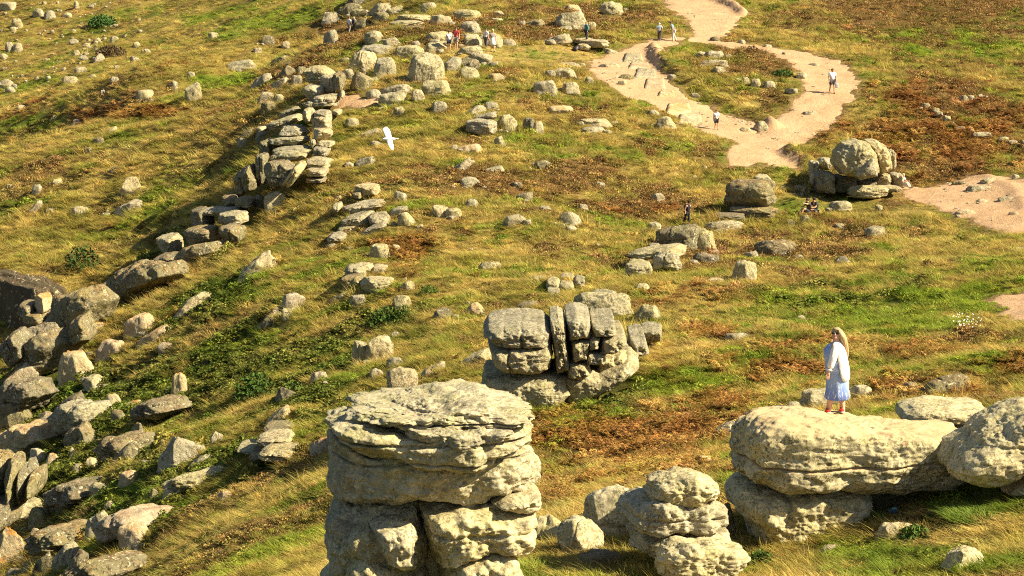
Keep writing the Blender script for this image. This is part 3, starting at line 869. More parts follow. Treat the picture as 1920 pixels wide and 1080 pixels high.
# ------------------------------------------------------------------ stacked tower on the ridge
e, b = outcrop(555, 392, 158, 'tall tower of stacked rounded slabs on the ridge left of the gull', 'rock_tower', 'tor')
for bx, d, k, mt, tl in (((569,122,629,160),182,'r','g',0),((600,139,634,176),181,'b','p',0),((624,136,647,174),181.5,'b','d',0),((567,157,610,190),180,'b','g',0),((589,175,638,197),178.5,'s','p',-6),((566,184,636,204),179,'s','g',-6),
   ((638,169,646,186),179,'r','p',0),((624,204,641,217),177,'b','p',0),((524,198,564,224),176,'s','g',-25),((499,212,569,248),159,'s','g',-22),((568,201,591,235),158.2,'r','p',12),((522,233,582,261),158.4,'r','g',-8),
   ((502,251,582,277),158.2,'s','g',-8),((493,258,530,284),158.4,'r','g',0),((511,270,582,293),158,'s','g',-10),((506,276,588,309),157.6,'s','g',-9),((482,236,498,247),158,'r','g',0),((480,245,503,272),158,'b','d',0),((486,262,512,300),158.6,'b','d',0),
   ((480,286,504,350),157.6,'c','d',0),((496,298,556,356),157.2,'b','d',0),((530,299,576,356),156.2,'s','g',-58),((590,205,622,227),159,'b','p',0),((584,216,622,247),158.8,'b','p',0),((587,238,624,264),158.6,'r','p',0),((596,262,628,278),158.6,'s','p',0),
   ((588,273,619,296),158.6,'b','p',0),((583,258,593,280),157.6,'c','g',0),((574,294,625,319),158,'b','p',-5),((573,313,618,333),158,'b','p',-5),((574,328,615,345),158,'s','p',-6),((440,306,486,372),158.4,'b','d',-20)):
    rock_part(e, b, 'block', bx, d, 4.0 if bx[2] - bx[0] > 40 else 3.2, k, mt, yaw=10, tilt=tl, res=1.9, rough=.8)
B(494,357,547,395,'b','p','sunlit angular block at the foot of the stacked tower', yaw=-8, tilt=-10)
B(478,364,499,394,'b','d','dark block beside the sunlit angular block below the tower')
# dark ridge crest
e, b = outcrop(410, 470, 152, 'dark blocky crest stepping down the ridge below the stacked tower', 'rock_crest', 'outcrop')
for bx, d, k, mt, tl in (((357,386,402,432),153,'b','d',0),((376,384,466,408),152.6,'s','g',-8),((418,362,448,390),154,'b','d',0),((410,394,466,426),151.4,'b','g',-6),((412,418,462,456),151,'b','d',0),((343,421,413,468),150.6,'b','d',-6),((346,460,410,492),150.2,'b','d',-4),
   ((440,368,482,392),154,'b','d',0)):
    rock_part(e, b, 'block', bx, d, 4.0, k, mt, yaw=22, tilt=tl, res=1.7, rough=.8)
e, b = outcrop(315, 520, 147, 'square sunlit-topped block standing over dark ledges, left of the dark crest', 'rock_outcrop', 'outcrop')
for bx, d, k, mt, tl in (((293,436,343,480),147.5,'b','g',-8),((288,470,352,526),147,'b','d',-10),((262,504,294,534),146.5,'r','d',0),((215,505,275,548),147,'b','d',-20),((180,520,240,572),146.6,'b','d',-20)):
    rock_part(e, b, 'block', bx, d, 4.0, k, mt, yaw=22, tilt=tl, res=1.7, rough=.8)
e, b = outcrop(120, 640, 136, 'jumble of dark leaning slabs on the left ridge below the reddish cliff', 'rock_outcrop', 'outcrop')
for bx, d, k, mt, tl in (((90,536,190,606),138,'s','d',-34),((66,546,98,590),138.6,'w','o',0),((34,563,70,600),138.8,'b','d',0),((40,582,95,612),137.6,'b','d',-12),((0,610,62,694),135,'b','d',-30),((150,548,236,596),139,'s','d',-30),((130,580,180,660),137,'b','d',-20)):
    rock_part(e, b, 'slab', bx, d, 4.0, k, mt, yaw=22, tilt=tl, res=1.6, rough=.8)
B(38,600,118,680,'w','p','large smooth cream block catching the sun, left edge of the ridge', yaw=20, depth=.5)
B(-10,673,78,742,'s','k','pinkish sloping slab below the large smooth cream block', tilt=-26)
B(105,652,178,716,'r','o','shaded boulder with an orange lichen top below the dark leaning slabs')
B(145,602,196,636,'s','o','orange-tinted slab above the shaded orange-topped boulder', tilt=-15)
B(178,634,242,672,'b','k','pale pinkish boulder with cracked front on the lower left slope')
B(195,546,238,568,'s','g','grey-green slab at the grass edge below the dark ledges', tilt=-15)
B(160,565,216,606,'s','d','long dark tilted slab below the grey-green slab', tilt=-35)
B(232,584,298,630,'b','k','reddish boulder with cracked shaded left end', yaw=20, tilt=-8)
B(256,606,326,644,'s','k','long sloping slab just below the reddish boulder', tilt=-24)
B(320,546,398,590,'s','p','pale slab with a dark left end on the upper left slope', tilt=-18)
B(436,468,522,524,'s','p','broad pale sheet of rock on the slope under the dark crest', tilt=-24, yaw=10)
B(526,547,573,584,'w','p','faceted sunlit boulder above a long dark slab', yaw=5)
B(484,572,534,612,'s','d','long dark slab pointing down from the faceted boulder', tilt=-38)
B(528,577,552,598,'r','p','small pale stone at the foot of the faceted boulder')
B(320,695,352,744,'c','o','upright orange-stained stone in left mid-slope grass')
B(580,695,618,722,'r','p','rounded pale stone above the dark green bush')
B(296,640,330,662,'r','k','low pink-grey stone on the left slope')
B(658,636,694,688,'r','g','left half of the split round boulder in mid-slope', yaw=15)
B(684,627,740,680,'r','p','right sunlit half of the split round boulder in mid-slope', yaw=-5)
B(730,621,750,636,'r','p','small stone behind the split round boulder')
B(724,668,762,694,'r','g','small rounded stone below the split round boulder')
B(692,690,722,714,'r','p','small cream stone left of the faceted block by the tor')
B(724,685,784,748,'w','p','faceted wedge block just behind the tall tor', yaw=-10)
B(788,674,838,708,'s','k','flat pinkish stone right of the faceted wedge block', tilt=-10)
B(862,650,928,688,'s','g','half-buried slab in shade left of the jointed outcrop', tilt=-18)
B(692,455,733,488,'r','g','round grey boulder alone above the heather patch')
B(732,457,752,469,'r','p','small pale stone right of the round grey boulder')
e, b = outcrop(690, 545, 126, 'huddle of rounded slabs with a dark left side beside the heather patch')
for bx, d, k, mt, tl in (((645,494,690,532),126,'r','g',0),((658,491,702,516),126.6,'r','p',0),((697,496,728,519),126.4,'b','p',0),((674,516,741,553),125,'r','g',-6),((640,510,690,552),126.6,'b','d',-10),((646,512,694,530),125.6,'s','p',5)):
    rock_part(e, b, 'block', bx, d, 3.0, k, mt, yaw=15, tilt=tl, res=1.7)
B(750,525,778,544,'r','p','small pale boulder right of the huddle of rounded slabs')
B(654,551,690,574,'r','p','low pale boulder under the huddle of rounded slabs')
B(612,545,658,566,'s','d','thin dark slab left below the huddle of rounded slabs', tilt=-20)
B(736,552,772,582,'w','g','rough broken stone below the small pale boulder')
e, b = outcrop(690, 440, 146, 'stepped row of long pale slabs down the slope below the gull')
for bx, d, k, mt, tl in (((638,372,724,407),147,'s','p',-14),((624,378,642,402),147.2,'r','g',0),((640,394,704,432),145,'s','p',-12),((690,394,734,430),144.6,'r','p',-20),((678,412,730,448),144,'s','p',-35),((634,418,675,440),145,'s','p',-8),((614,434,650,458),145,'r','p',0),((612,452,634,470),145,'r','g',0),
     ((664,343,713,370),150,'b','p',0),((662,356,680,374),149.6,'b','d',0)):
    rock_part(e, b, 'slab', bx, d, 3.2, k, mt, yaw=12, tilt=tl, res=1.8)
B(739,357,763,380,'r','g','small rounded boulder right of the stepped pale slabs, casting a long shadow')
B(729,385,769,404,'s','g','flat boulder below the small rounded boulder', tilt=-6)
B(744,397,782,424,'w','g','pointed dark-sided stone at the right end of the stepped slabs', tilt=-20)
B(810,384,846,408,'w','p','cracked pale boulder left one of two on the green slope')
B(834,388,866,408,'r','g','cracked grey boulder right one of two on the green slope')
B(872,372,898,388,'r','g','small ribbed stone right of the two cracked boulders')
B(893,489,940,508,'s','g','flat grey slab alone in the mid-slope straw grass')
B(942,400,988,422,'w','p','light angular stone with a dark left tip in mid-slope', tilt=-10)
B(965,359,1001,378,'s','d','low dark rock at the upper middle of the slope', tilt=-8)
B(1010,385,1034,399,'r','p','small pale round stone in the upper middle slope')
B(1048,396,1090,423,'r','g','domed grey boulder with a long shadow, mid-slope')
B(1082,382,1104,396,'r','p','pale stone in heather above the domed grey boulder')
B(1060,422,1082,433,'r','p','small pale stone just under the domed grey boulder')
B(1220,361,1246,380,'r','p','pale rounded stone left of the stooping hiker')
B(958,562,1008,584,'s','d','thin dark slab tilted out of the slope above the jointed outcrop', tilt=-14)
B(812,575,850,600,'w','d','dark angular stone left of the thin dark slab', tilt=-12)
B(874,565,908,589,'w','k','small brown stone left of the thin dark slab', tilt=-12)

# ------------------------------------------------------------------ lower left slope
e, b = outcrop(520, 860, 86, 'stacked sunlit boulders casting a long shadow down the lower left slope')
for bx, d, k, mt, tl in (((485,829,562,870),85.6,'r','p',0),((482,806,552,842),86.2,'s','p',-10),((495,793,552,816),86.6,'b','d',-4),((446,830,486,852),86.2,'s','g',-15),((470,838,496,872),86.6,'b','d',0)):
    rock_part(e, b, 'block', bx, d, 2.6, k, mt, yaw=10, tilt=tl, res=1.5)
B(292,814,394,876,'w','p','largest faceted boulder on the lower left slope with a shaded left face', yaw=22, depth=.6, res=1.4)
B(352,850,400,874,'s','g','low rough slab at the right foot of the largest faceted boulder', tilt=-18)
B(393,808,420,840,'w','g','upright dark stone right of the largest faceted boulder')
B(515,724,562,758,'w','d','dark stone beside a green bush on the middle left slope')
B(495,757,546,796,'s','p','pale sloping slab above the stacked sunlit boulders', tilt=-35)
B(580,816,622,862,'w','o','lichened stone peeping out left of the tall tor')
B(303,914,332,942,'r','g','dark rounded stone in the shadow of the stacked boulders')
B(279,915,299,942,'w','d','small dark stone left of the dark rounded stone')
B(408,918,436,940,'r','k','small brownish stone in bottom left straw grass')
B(160,954,212,1014,'b','p','tilted angular block with a sunlit face near the bottom left', tilt=-20, yaw=10)
B(232,952,270,980,'r','g','rounded block above the smooth bottom left ledge')
B(222,976,282,1030,'b','k','smooth ledge block with a sunlit top near the bottom left', yaw=20)
B(98,1012,158,1068,'b','g','leaning block with lichen patches at the bottom left', tilt=-30, yaw=20)
B(112,1026,172,1085,'s','d','dark slab under the leaning lichen block', tilt=-38, yaw=20)
B(-14,984,56,1064,'w','o','big boulder with bright orange lichen at the bottom left corner', yaw=10)
B(55,988,80,1016,'w','k','tan stone right of the orange lichen boulder')
B(42,1052,64,1078,'r','p','small upright stone at the bottom edge, left')
B(10,1064,52,1090,'w','p','pointed stone cut by the bottom edge, left corner')
B(52,947,100,988,'b','d','dark block with a thin sunlit right rim, bottom left', yaw=25)
B(-6,944,42,992,'b','d','dark grassy-topped rock at the left edge near the bottom')
B(195,938,222,962,'w','p','pale triangular stone above the tilted angular block')
B(148,918,176,948,'b','d','grey square stone under the pale triangular stone', yaw=20)
B(220,878,264,908,'r','k','rounded reddish stone below the largest faceted boulder')
B(55,838,92,878,'r','p','pale lumpy boulder on the left cliff edge')
B(86,848,112,876,'r','k','pink lump right of the pale lumpy boulder')
B(12,800,52,828,'s','k','pink slab on the left cliff edge', tilt=-20)
B(12,826,44,852,'r','k','pink block below the pink slab on the cliff edge')
B(55,816,84,842,'s','o','orange slab on the left cliff edge', tilt=-20)
B(129,838,150,862,'w','k','small tan stone in left slope grass')
B(160,856,186,878,'r','g','small grey stone right of the small tan stone')
B(134,868,160,888,'r','g','small grey stone under the small tan stone')
B(339,750,366,770,'r','p','small cream stone in the middle left grass')
B(229,748,266,770,'s','o','long orange-spotted stone on the left slope', tilt=-8)
B(196,736,230,766,'r','k','pinkish stone left of the long orange-spotted stone')
B(207,766,237,796,'w','d','dark sided stone under the pinkish stone')
B(244,790,276,826,'w','d','dark hollow-sided stone on the left slope')
B(248,814,264,830,'r','o','tiny orange stone by the largest faceted boulder')
B(272,738,330,776,'s','d','shadowed ledge on the left slope below the upright orange stone', tilt=-25)
B(300,822,312,838,'r','k','tiny pink stone left of the largest faceted boulder')
B(-20,742,66,806,'b','d','added dark block standing in for shadow at the left edge under the pinkish sloping slab', yaw=30, tilt=-20)  # the dark blocks in this run are added to stand in for shade
B(96,728,164,776,'s','d','dark ledge added for the shade under the orange-topped boulder', tilt=-25, yaw=30)
B(118,786,196,836,'b','d','dark leaning block added for shade in the gullied left slope', tilt=-30, yaw=35)
B(196,826,262,872,'s','d','dark slab added for shadow, left below the largest faceted boulder', tilt=-30, yaw=30)
B(88,905,160,952,'b','d','dark square rock added for shade beside the cliff columns', yaw=35, tilt=-10)
B(168,902,214,934,'w','g','half-lit stone above the pale triangular stone', yaw=30)
B(60,1030,108,1085,'b','d','dark rock added for the shade of the bottom left hollow', yaw=35, tilt=-20)
B(70,770,110,800,'w','k','small pinkish rock on the left cliff edge above the pink slab', yaw=20)
B(150,700,196,732,'w','g','grey rock on the green strip of the left slope', tilt=-20)
B(336,880,392,912,'s','d','dark slab standing in for the shadow streak of the lower left slope', tilt=-28)  # dark slab laid along the streak, shadow put into its colour
e, b = outcrop(110, 820, 115, 'broken ledges stepping steeply down the lower left corner', 'rock_ledges', 'outcrop')
for k_, (o_, mt) in enumerate((([(-30,742),(30,712),(82,704),(110,730),(70,770),(10,790),(-30,790)],'d'),([(96,790),(130,752),(186,748),(214,776),(180,812),(120,824)],'g'),([(-10,830),(40,790),(96,786),(118,812),(80,850),(10,872)],'k'),([(190,846),(226,812),(268,806),(282,836),(244,868),(204,872)],'d'),
   ([(96,928),(140,896),(186,892),(206,918),(170,950),(112,962)],'d'),([(-20,958),(20,930),(62,934),(70,966),(30,990),(-20,996)],'g'),([(70,1010),(104,978),(150,980),(166,1008),(130,1044),(84,1050)],'d'),([(206,980),(250,944),(292,950),(300,980),(260,1016),(214,1030)],'k'),
   ([(150,1072),(196,1034),(236,1036),(250,1066),(214,1110),(160,1120)],'d'),([(260,770),(296,742),(336,740),(346,764),(310,790),(268,796)],'d'),([(330,905),(372,876),(412,880),(420,902),(380,926),(340,930)],'g'))):
    ledge(e, b, o_, mt, -38, 2.8, 600 + k_)  # dark and pinkish materials stand in for shaded faces and lit tops
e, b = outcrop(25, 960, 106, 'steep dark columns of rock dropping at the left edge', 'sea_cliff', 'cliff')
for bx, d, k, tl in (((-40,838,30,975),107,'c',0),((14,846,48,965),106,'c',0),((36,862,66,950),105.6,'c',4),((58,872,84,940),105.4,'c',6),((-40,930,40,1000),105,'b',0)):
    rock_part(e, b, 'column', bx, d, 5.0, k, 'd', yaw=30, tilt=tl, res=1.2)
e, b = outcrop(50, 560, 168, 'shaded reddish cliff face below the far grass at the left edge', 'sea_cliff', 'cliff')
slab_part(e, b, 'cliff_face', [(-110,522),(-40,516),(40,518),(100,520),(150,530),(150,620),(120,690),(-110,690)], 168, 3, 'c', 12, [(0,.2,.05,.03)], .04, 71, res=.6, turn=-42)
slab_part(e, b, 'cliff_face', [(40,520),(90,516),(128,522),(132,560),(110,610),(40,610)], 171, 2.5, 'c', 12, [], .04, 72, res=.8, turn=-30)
e, b = outcrop(240, 560, 147, 'long rock band coloured dark as shadow under the square sunlit-topped block on the left ridge', 'shade_rock_band', 'outcrop')
for k_, (o_, d) in enumerate((([(180,560),(210,520),(262,498),(345,488),(362,512),(300,540),(250,575),(196,604)],149),([(86,612),(120,560),(190,538),(226,560),(200,604),(150,640),(100,668)],144),([(30,700),(64,640),(110,620),(150,640),(120,690),(60,740)],138),([(330,500),(352,470),(420,452),(436,470),(400,492),(350,520)],151.5))):
    slab_part(e, b, 'block', o_, d, 3.5, 'd', 3.2, [(0,.1,.08,.05)], .06, 80 + k_, res=1.2, turn=-40)  # dark slabs added where the crest's shadow lies, shade put into their colour

# ------------------------------------------------------------------ summit boulders along the ridge
B(654,94,712,132,'r','p','cracked round boulder at the left end of the summit boulders', res=1.5)
B(664,82,750,112,'r','g','long low boulder behind the cracked round boulder', tilt=-4)
B(699,106,746,148,'b','g','upright ribbed boulder between the cracked one and the biggest round one')
B(765,97,835,154,'r','g','biggest round boulder on the ridge, below the people in shorts', res=1.6, rough=.6)
B(740,84,798,108,'r','g','low humped boulder behind the biggest round boulder')
B(794,78,840,100,'r','g','low boulder just below the walkers in white and red')
B(794,58,862,84,'r','g','wide boulder behind the walkers in white and red')
B(858,85,906,103,'r','g','low boulder below the couple in white shirts')
B(872,97,925,121,'r','p','smooth egg-shaped boulder at the grassy end of the ridge', tilt=8)
B(855,107,900,128,'r','d','dark small boulder under the egg-shaped boulder')
B(857,124,899,150,'w','g','grey wedge boulder in grass below the egg-shaped boulder', tilt=10)
B(826,106,866,131,'w','p','pale broken stones right of the biggest round boulder')
B(861,38,903,65,'r','p','round boulder above the couple in white shirts')
B(869,63,905,86,'r','g','grey boulder left of the couple in white shirts')
B(895,62,944,88,'r','p','pale boulder just behind the couple in white shirts')
B(940,72,968,86,'s','p','low tail of rock right of the couple in white shirts')
e, b = outcrop(760, 60, 212, 'layered flat-topped outcrop on the skyline ridge above the summit boulders')
for bx, d, k, mt in (((745,27,808,42),213,'s','g'),((738,34,786,46),212,'s','g'),((730,38,796,55),211.4,'s','g'),((722,50,760,66),211,'b','d'),((752,48,800,62),211.6,'b','d')):
    rock_part(e, b, 'slab', bx, d, 4.5, k, mt, yaw=10, res=1.8)
B(806,27,848,48,'r','p','smooth hump right of the layered outcrop')
B(788,4,820,24,'r','p','pale boulder near the top edge above the layered outcrop')
B(692,5,740,26,'r','p','pale round boulder at the top edge left of centre')
B(696,22,736,44,'b','d','dark block under the pale round top-edge boulder', yaw=25)
B(724,9,758,26,'w','g','wedge stone right of the pale round top-edge boulder')
B(633,5,684,27,'r','d','dark low boulder at the top edge above the two hikers in white and grey')
B(648,-12,692,11,'b','d','dark block cut by the top edge')
B(658,17,690,30,'s','g','flat stone under the dark low top-edge boulder')
B(665,32,693,57,'w','d','dark triangular rock right of the two hikers in white and grey')
B(602,22,642,44,'r','p','pale boulder left of the two hikers, near the top')
B(606,55,634,83,'w','g','tilted grey rock below the pale boulder near the top', tilt=-20)
B(683,57,720,77,'r','g','grey boulder below the dark triangular rock')
B(684,68,720,86,'b','d','dark block under the grey boulder near the summit')
B(716,68,752,90,'r','p','pale round stone right of the dark block near the summit')
B(710,156,774,180,'s','p','long ribbed slab below the biggest round boulder', tilt=-8)
B(685,166,716,188,'r','g','small boulder at the left end of the long ribbed slab')
B(709,171,764,200,'r','g','low humped rock under the long ribbed slab')
B(790,149,846,182,'b','g','block with a dark left face below the biggest round boulder', yaw=24)
B(771,167,797,188,'r','p','small rounded stone left of the block with a dark left face')
B(622,132,650,172,'b','d','shadowed block beside the upper end of the tower')
B(642,128,665,152,'r','g','small boulder over the shadowed rocks by the tower')
B(656,134,700,170,'w','d','black-shaded wedge under the cracked round boulder', yaw=25)
B(673,126,697,140,'s','p','thin pale slab under the cracked round boulder')
B(555,124,575,142,'b','d','dark step of rock left of the tower top')
B(470,136,514,162,'s','p','tilted pale slab left of the tower, casting a shadow', tilt=-14)
B(520,122,556,148,'w','d','dark wedge rock between the tilted slab and the tower top', tilt=-12)
B(504,144,548,168,'s','g','grey slab with a shaded side below the dark wedge rock', tilt=-14)
B(545,140,568,166,'b','g','upright grey rock right of the shaded slab')
B(482,171,516,192,'r','p','pale round boulder left of the tower')
B(512,176,534,194,'r','g','small boulder right of the pale round boulder by the tower')
B(488,188,520,214,'w','d','rough dark rocks under the pale round boulder by the tower')
B(443,238,478,262,'s','d','low slab in shadow left of the tower foot', tilt=-18)
B(444,258,468,274,'r','g','small rock under the low shadowed slab')
B(418,111,480,132,'s','g','long low slab at the upper left edge of the ridge', tilt=-10)
B(504,102,548,122,'s','d','broken low slab above the dark wedge rock', tilt=-16)
B(487,65,516,84,'r','d','round brown boulder on the far edge of the ridge')
B(527,77,544,91,'r','k','small brown stone right of the round brown boulder')
B(474,89,491,99,'s','p','small white slab below the round brown boulder')
B(347,153,380,190,'b','g','upright cracked rock with a shadow, upper left slope', tilt=-12)
B(254,167,290,190,'w','g','grey boulder on the lip of the gully, upper left')
B(316,151,334,168,'r','g','small stone on the gully lip')
B(350,134,366,145,'r','p','pale stone on the gully lip')
B(226,330,270,360,'w','p','tan boulder with a dark left side on the left slope', tilt=-15)
B(93,334,117,350,'w','p','tan stone on the far left grass')
B(58,345,84,364,'r','g','grey stone left of the tan stone on the far left grass')
B(8,345,28,358,'r','p','small pale stone at the left edge')
B(158,275,172,288,'w','d','small dark stone in the upper left grass', tilt=-15)
B(200,236,220,250,'s','g','grey slab in the upper left grass', tilt=-20)
B(174,256,196,271,'s','d','low dark slab in the upper left grass')
B(202,310,226,326,'s','d','thin dark slab in the left mid grass', tilt=-15)
B(212,372,272,402,'s','p','long pale sliver of rock in the left mid grass', tilt=-24)
B(48,375,80,402,'s','p','narrow pale sliver at the far left', tilt=-35)
B(84,389,108,399,'r','p','small pale stone right of the narrow sliver')
B(134,386,168,400,'s','p','low pale slab in the far left grass')
# scattered mid-slope, upper
B(808,189,840,211,'r','p','round cream stone above right of the gull')
B(737,199,761,214,'r','g','grey stone above the gull')
B(646,220,674,239,'r','g','grey stone left of the gull')
B(678,240,720,260,'s','p','pale slab directly left of the gull', tilt=-10)
B(694,263,724,277,'s','g','stone just under the gull', tilt=10)
B(666,292,708,311,'s','g','flat grey stone below the gull', tilt=-8)
B(645,303,667,314,'r','g','small grey stone left of the flat one below the gull')
B(872,196,912,216,'s','p','flat pale slab above the big grey boulder in upper mid-slope', tilt=-12)
B(908,190,935,206,'r','g','small stone right of the flat pale slab')
e, b = outcrop(902, 254, 172, 'big grey boulder with a split cap, upper mid-slope')
rock_part(e, b, 'block', (872,222,933,255), 171.5, 3.0, 'b', 'g', yaw=18, res=1.8)
rock_part(e, b, 'block', (886,208,932,234), 172.3, 3.0, 's', 'p', yaw=18, tilt=-14, res=1.8)
B(932,213,972,245,'r','g','round boulder right of the big grey boulder with a split cap')
B(980,219,1004,251,'b','d','left shaded stone of a low brown outcrop in upper mid-slope', yaw=22)
B(998,227,1020,250,'b','k','right brown stone of the low outcrop in upper mid-slope')
B(999,149,1048,178,'b','p','sunlit oblong boulder beside the sandy path', tilt=-6, yaw=10)
B(1052,153,1088,178,'r','p','rounded boulder right of the sunlit oblong boulder')
B(1028,126,1082,147,'s','p','flat pale rock sheet left of the stone steps', tilt=-4)
B(1040,116,1090,126,'s','p','thin pale rock edge above the flat rock sheet')
B(1096,143,1114,158,'r','p','small pale stone at the path edge')
B(1084,221,1152,237,'s','p','long flat slab in heather, upper mid-slope')
B(1090,237,1136,249,'s','p','flat slab below the long flat slab in heather')
B(1028,197,1076,214,'s','k','broken pale stones in dark heather')
B(916,137,946,152,'r','k','low reddish-white stone on the green below the summit')
B(1229,217,1269,243,'r','p','white-speckled round boulder beside the path walker in white')
B(844,294,890,326,'s','p','slanting pale slab in the upper middle slope', tilt=-34)
B(860,330,906,352,'r','g','rounded rock edged by heather, upper middle slope', tilt=-8)
B(908,310,946,326,'s','g','low grey rock above the rounded heather-edged rock', tilt=-8)
B(926,254,949,275,'w','g','small upright rock in grass, upper middle slope', tilt=-25)
B(1000,299,1036,317,'r','d','dark low boulder in the upper middle grass', tilt=-6)
B(956,340,982,352,'r','d','small dark jagged stone in the upper middle grass')
B(850,268,905,284,'s','k','broken brown slabs left of the small upright rock', tilt=-8)
B(1115,340,1135,352,'r','p','pale stone by the faint grass track')
B(1040,20,1106,57,'b','g','massive oblong boulder with a dark underside above the standing man in teal', tilt=-8, yaw=14, res=1.6)
B(1098,40,1118,54,'r','g','small boulder at the right end of the massive oblong boulder')
B(1125,1,1169,27,'r','g','round boulder at the top edge, right of centre', res=1.4)
B(978,35,1022,50,'s','d','low dark rock in heather left of the massive oblong boulder', tilt=-8)
B(1015,62,1075,82,'s','p','long pale slab below the massive oblong boulder', tilt=-12)
B(846,17,904,36,'s','g','ribbed low rock in heather near the top')
B(925,20,945,30,'r','p','small white stone in heather near the top')
B(918,33,944,42,'s','p','low pale stone in heather near the top')
B(1056,8,1090,20,'s','p','flat stone at the top, above the massive oblong boulder')
e, b = outcrop(1120, 93, 207, 'flat slab perch that the man in teal stands on')
perch = rock_part(e, b, 'slab', (1086,73,1143,92), 207, 3.0, 'b', 'p', yaw=16, res=1.8)
rock_part(e, b, 'block', (1082,80,1108,96), 206, 2.0, 'r', 'p', res=1.8)
rock_part(e, b, 'block', (1076,70,1114,84), 208, 2.5, 's', 'p', res=1.8)
B(1131,90,1160,101,'s','p','pale flat stone right of the slab perch', tilt=12)
# island between the paths
B(1300,95,1330,111,'r','p','left white lump of rock on the heather island between the paths')
B(1318,94,1360,112,'s','p','flat white rock on the heather island, behind the lump')
B(1310,111,1366,126,'s','p','long white rock below the white lump on the heather island')
B(1334,124,1362,136,'r','p','lowest grey-white rock of the heather island')
B(1376,146,1391,154,'r','p','small upright stone on the island, first in a row of four from the left')
B(1389,144,1406,156,'r','p','small upright stone on the island, second in a row of four from the left')
B(1408,147,1427,163,'c','p','small upright stone on the island, third in a row of four from the left')
B(1430,151,1456,166,'r','p','rightmost and widest stone of the row on the island')
B(1492,135,1513,148,'r','p','white stone at the island edge beside the loop path')
B(1471,165,1497,177,'w','p','low stone at the island tip beside the loop path')
B(1513,118,1538,126,'s','g','flat stone lying in the loop path, upper bend')
B(1504,208,1526,219,'s','p','flat stone lying in the loop path, lower bend')
B(1464,97,1482,106,'r','p','stone at the start of the loop path')
B(1330,68,1350,79,'r','d','dark stone where the two paths part')
B(1383,74,1398,84,'r','p','small white stone by the link path')
B(1430,83,1448,90,'s','p','flat stone beside the link path')
B(1122,118,1162,130,'s','p','flat bedrock hump in the sand left of the steps', bury=.5)
B(1158,138,1192,152,'r','d','small grassy boulder in the sand left of the steps')
B(1156,150,1176,164,'b','p','square pale stone in the sand left of the steps')
B(1250,139,1270,149,'r','p','stone beside the rut right of the steps')
B(1294,174,1312,184,'b','p','stone on the bank below the rut')
B(1213,205,1238,217,'r','g','grey stone on the grass left of the lowest step')
B(1412,226,1440,246,'r','g','grassy grey boulder where the paths meet', tilt=5)
B(1386,238,1410,250,'s','p','slab ledge across the path junction')
B(1835,332,1880,346,'s','g','grey low rock at the back of the sandy clearing')
B(1808,346,1862,362,'s','p','pale rock hump in the sandy clearing')
B(1782,338,1816,350,'s','d','dark flat rock at the back of the sandy clearing')
B(1824,372,1856,384,'r','k','tan mound of rock in the middle of the sandy clearing')
B(1868,368,1906,379,'s','p','rough stone patch at the right of the sandy clearing')
B(1790,391,1830,405,'r','k','brown hump at the front of the sandy clearing')
B(1890,396,1912,407,'w','k','small brown stone at the right of the sandy clearing')
B(1896,326,1912,336,'r','p','white stone at the back right of the sandy clearing')
B(1898,462,1925,474,'s','g','slab at the right edge below the sandy clearing')
# stones of an old wall line on the moor: one tumbled wall, its stones are parts
_wb = ((1729,193,1744,204),(1722,200,1732,206),(1747,202,1762,214),(1752,208,1768,220),(1767,216,1782,229),(1780,228,1792,238),(1792,236,1810,247),(1815,242,1828,252),(1822,247,1860,261),(1870,256,1892,266),(1890,262,1908,272),(1914,262,1930,280))
_wg = ground([(q[0] + q[2]) / 2 for q in _wb], [q[3] for q in _wb])
wall_o = empty('broken_wall', Vector(_wg[4]))
tag(wall_o, 'broken line of old wall stones running down the brown moor at right', 'wall')
for q, g_ in zip(_wb, _wg):
    rock_part(wall_o, _wg[4], 'stone', q, g_[1] * cD - g_[2] * sD, .8, 'r', 'g' if q[0] % 2 else 'p', res=2)
for bx, lb in (((1799,178,1817,193), 'widest grey stone of the little row above the broken wall line'), ((1813,178,1828,189), 'leaning stone touching the widest one above the broken wall line'), ((1832,176,1844,188), 'upright pointed stone above the broken wall line'),
               ((1841,178,1853,186), 'rightmost low stone above the broken wall line'), ((1790,188,1803,194), 'small white flat stone at the left of the row above the broken wall line')):
    B(*bx, 'r', 'p', lb, name='stone', cat='stone')
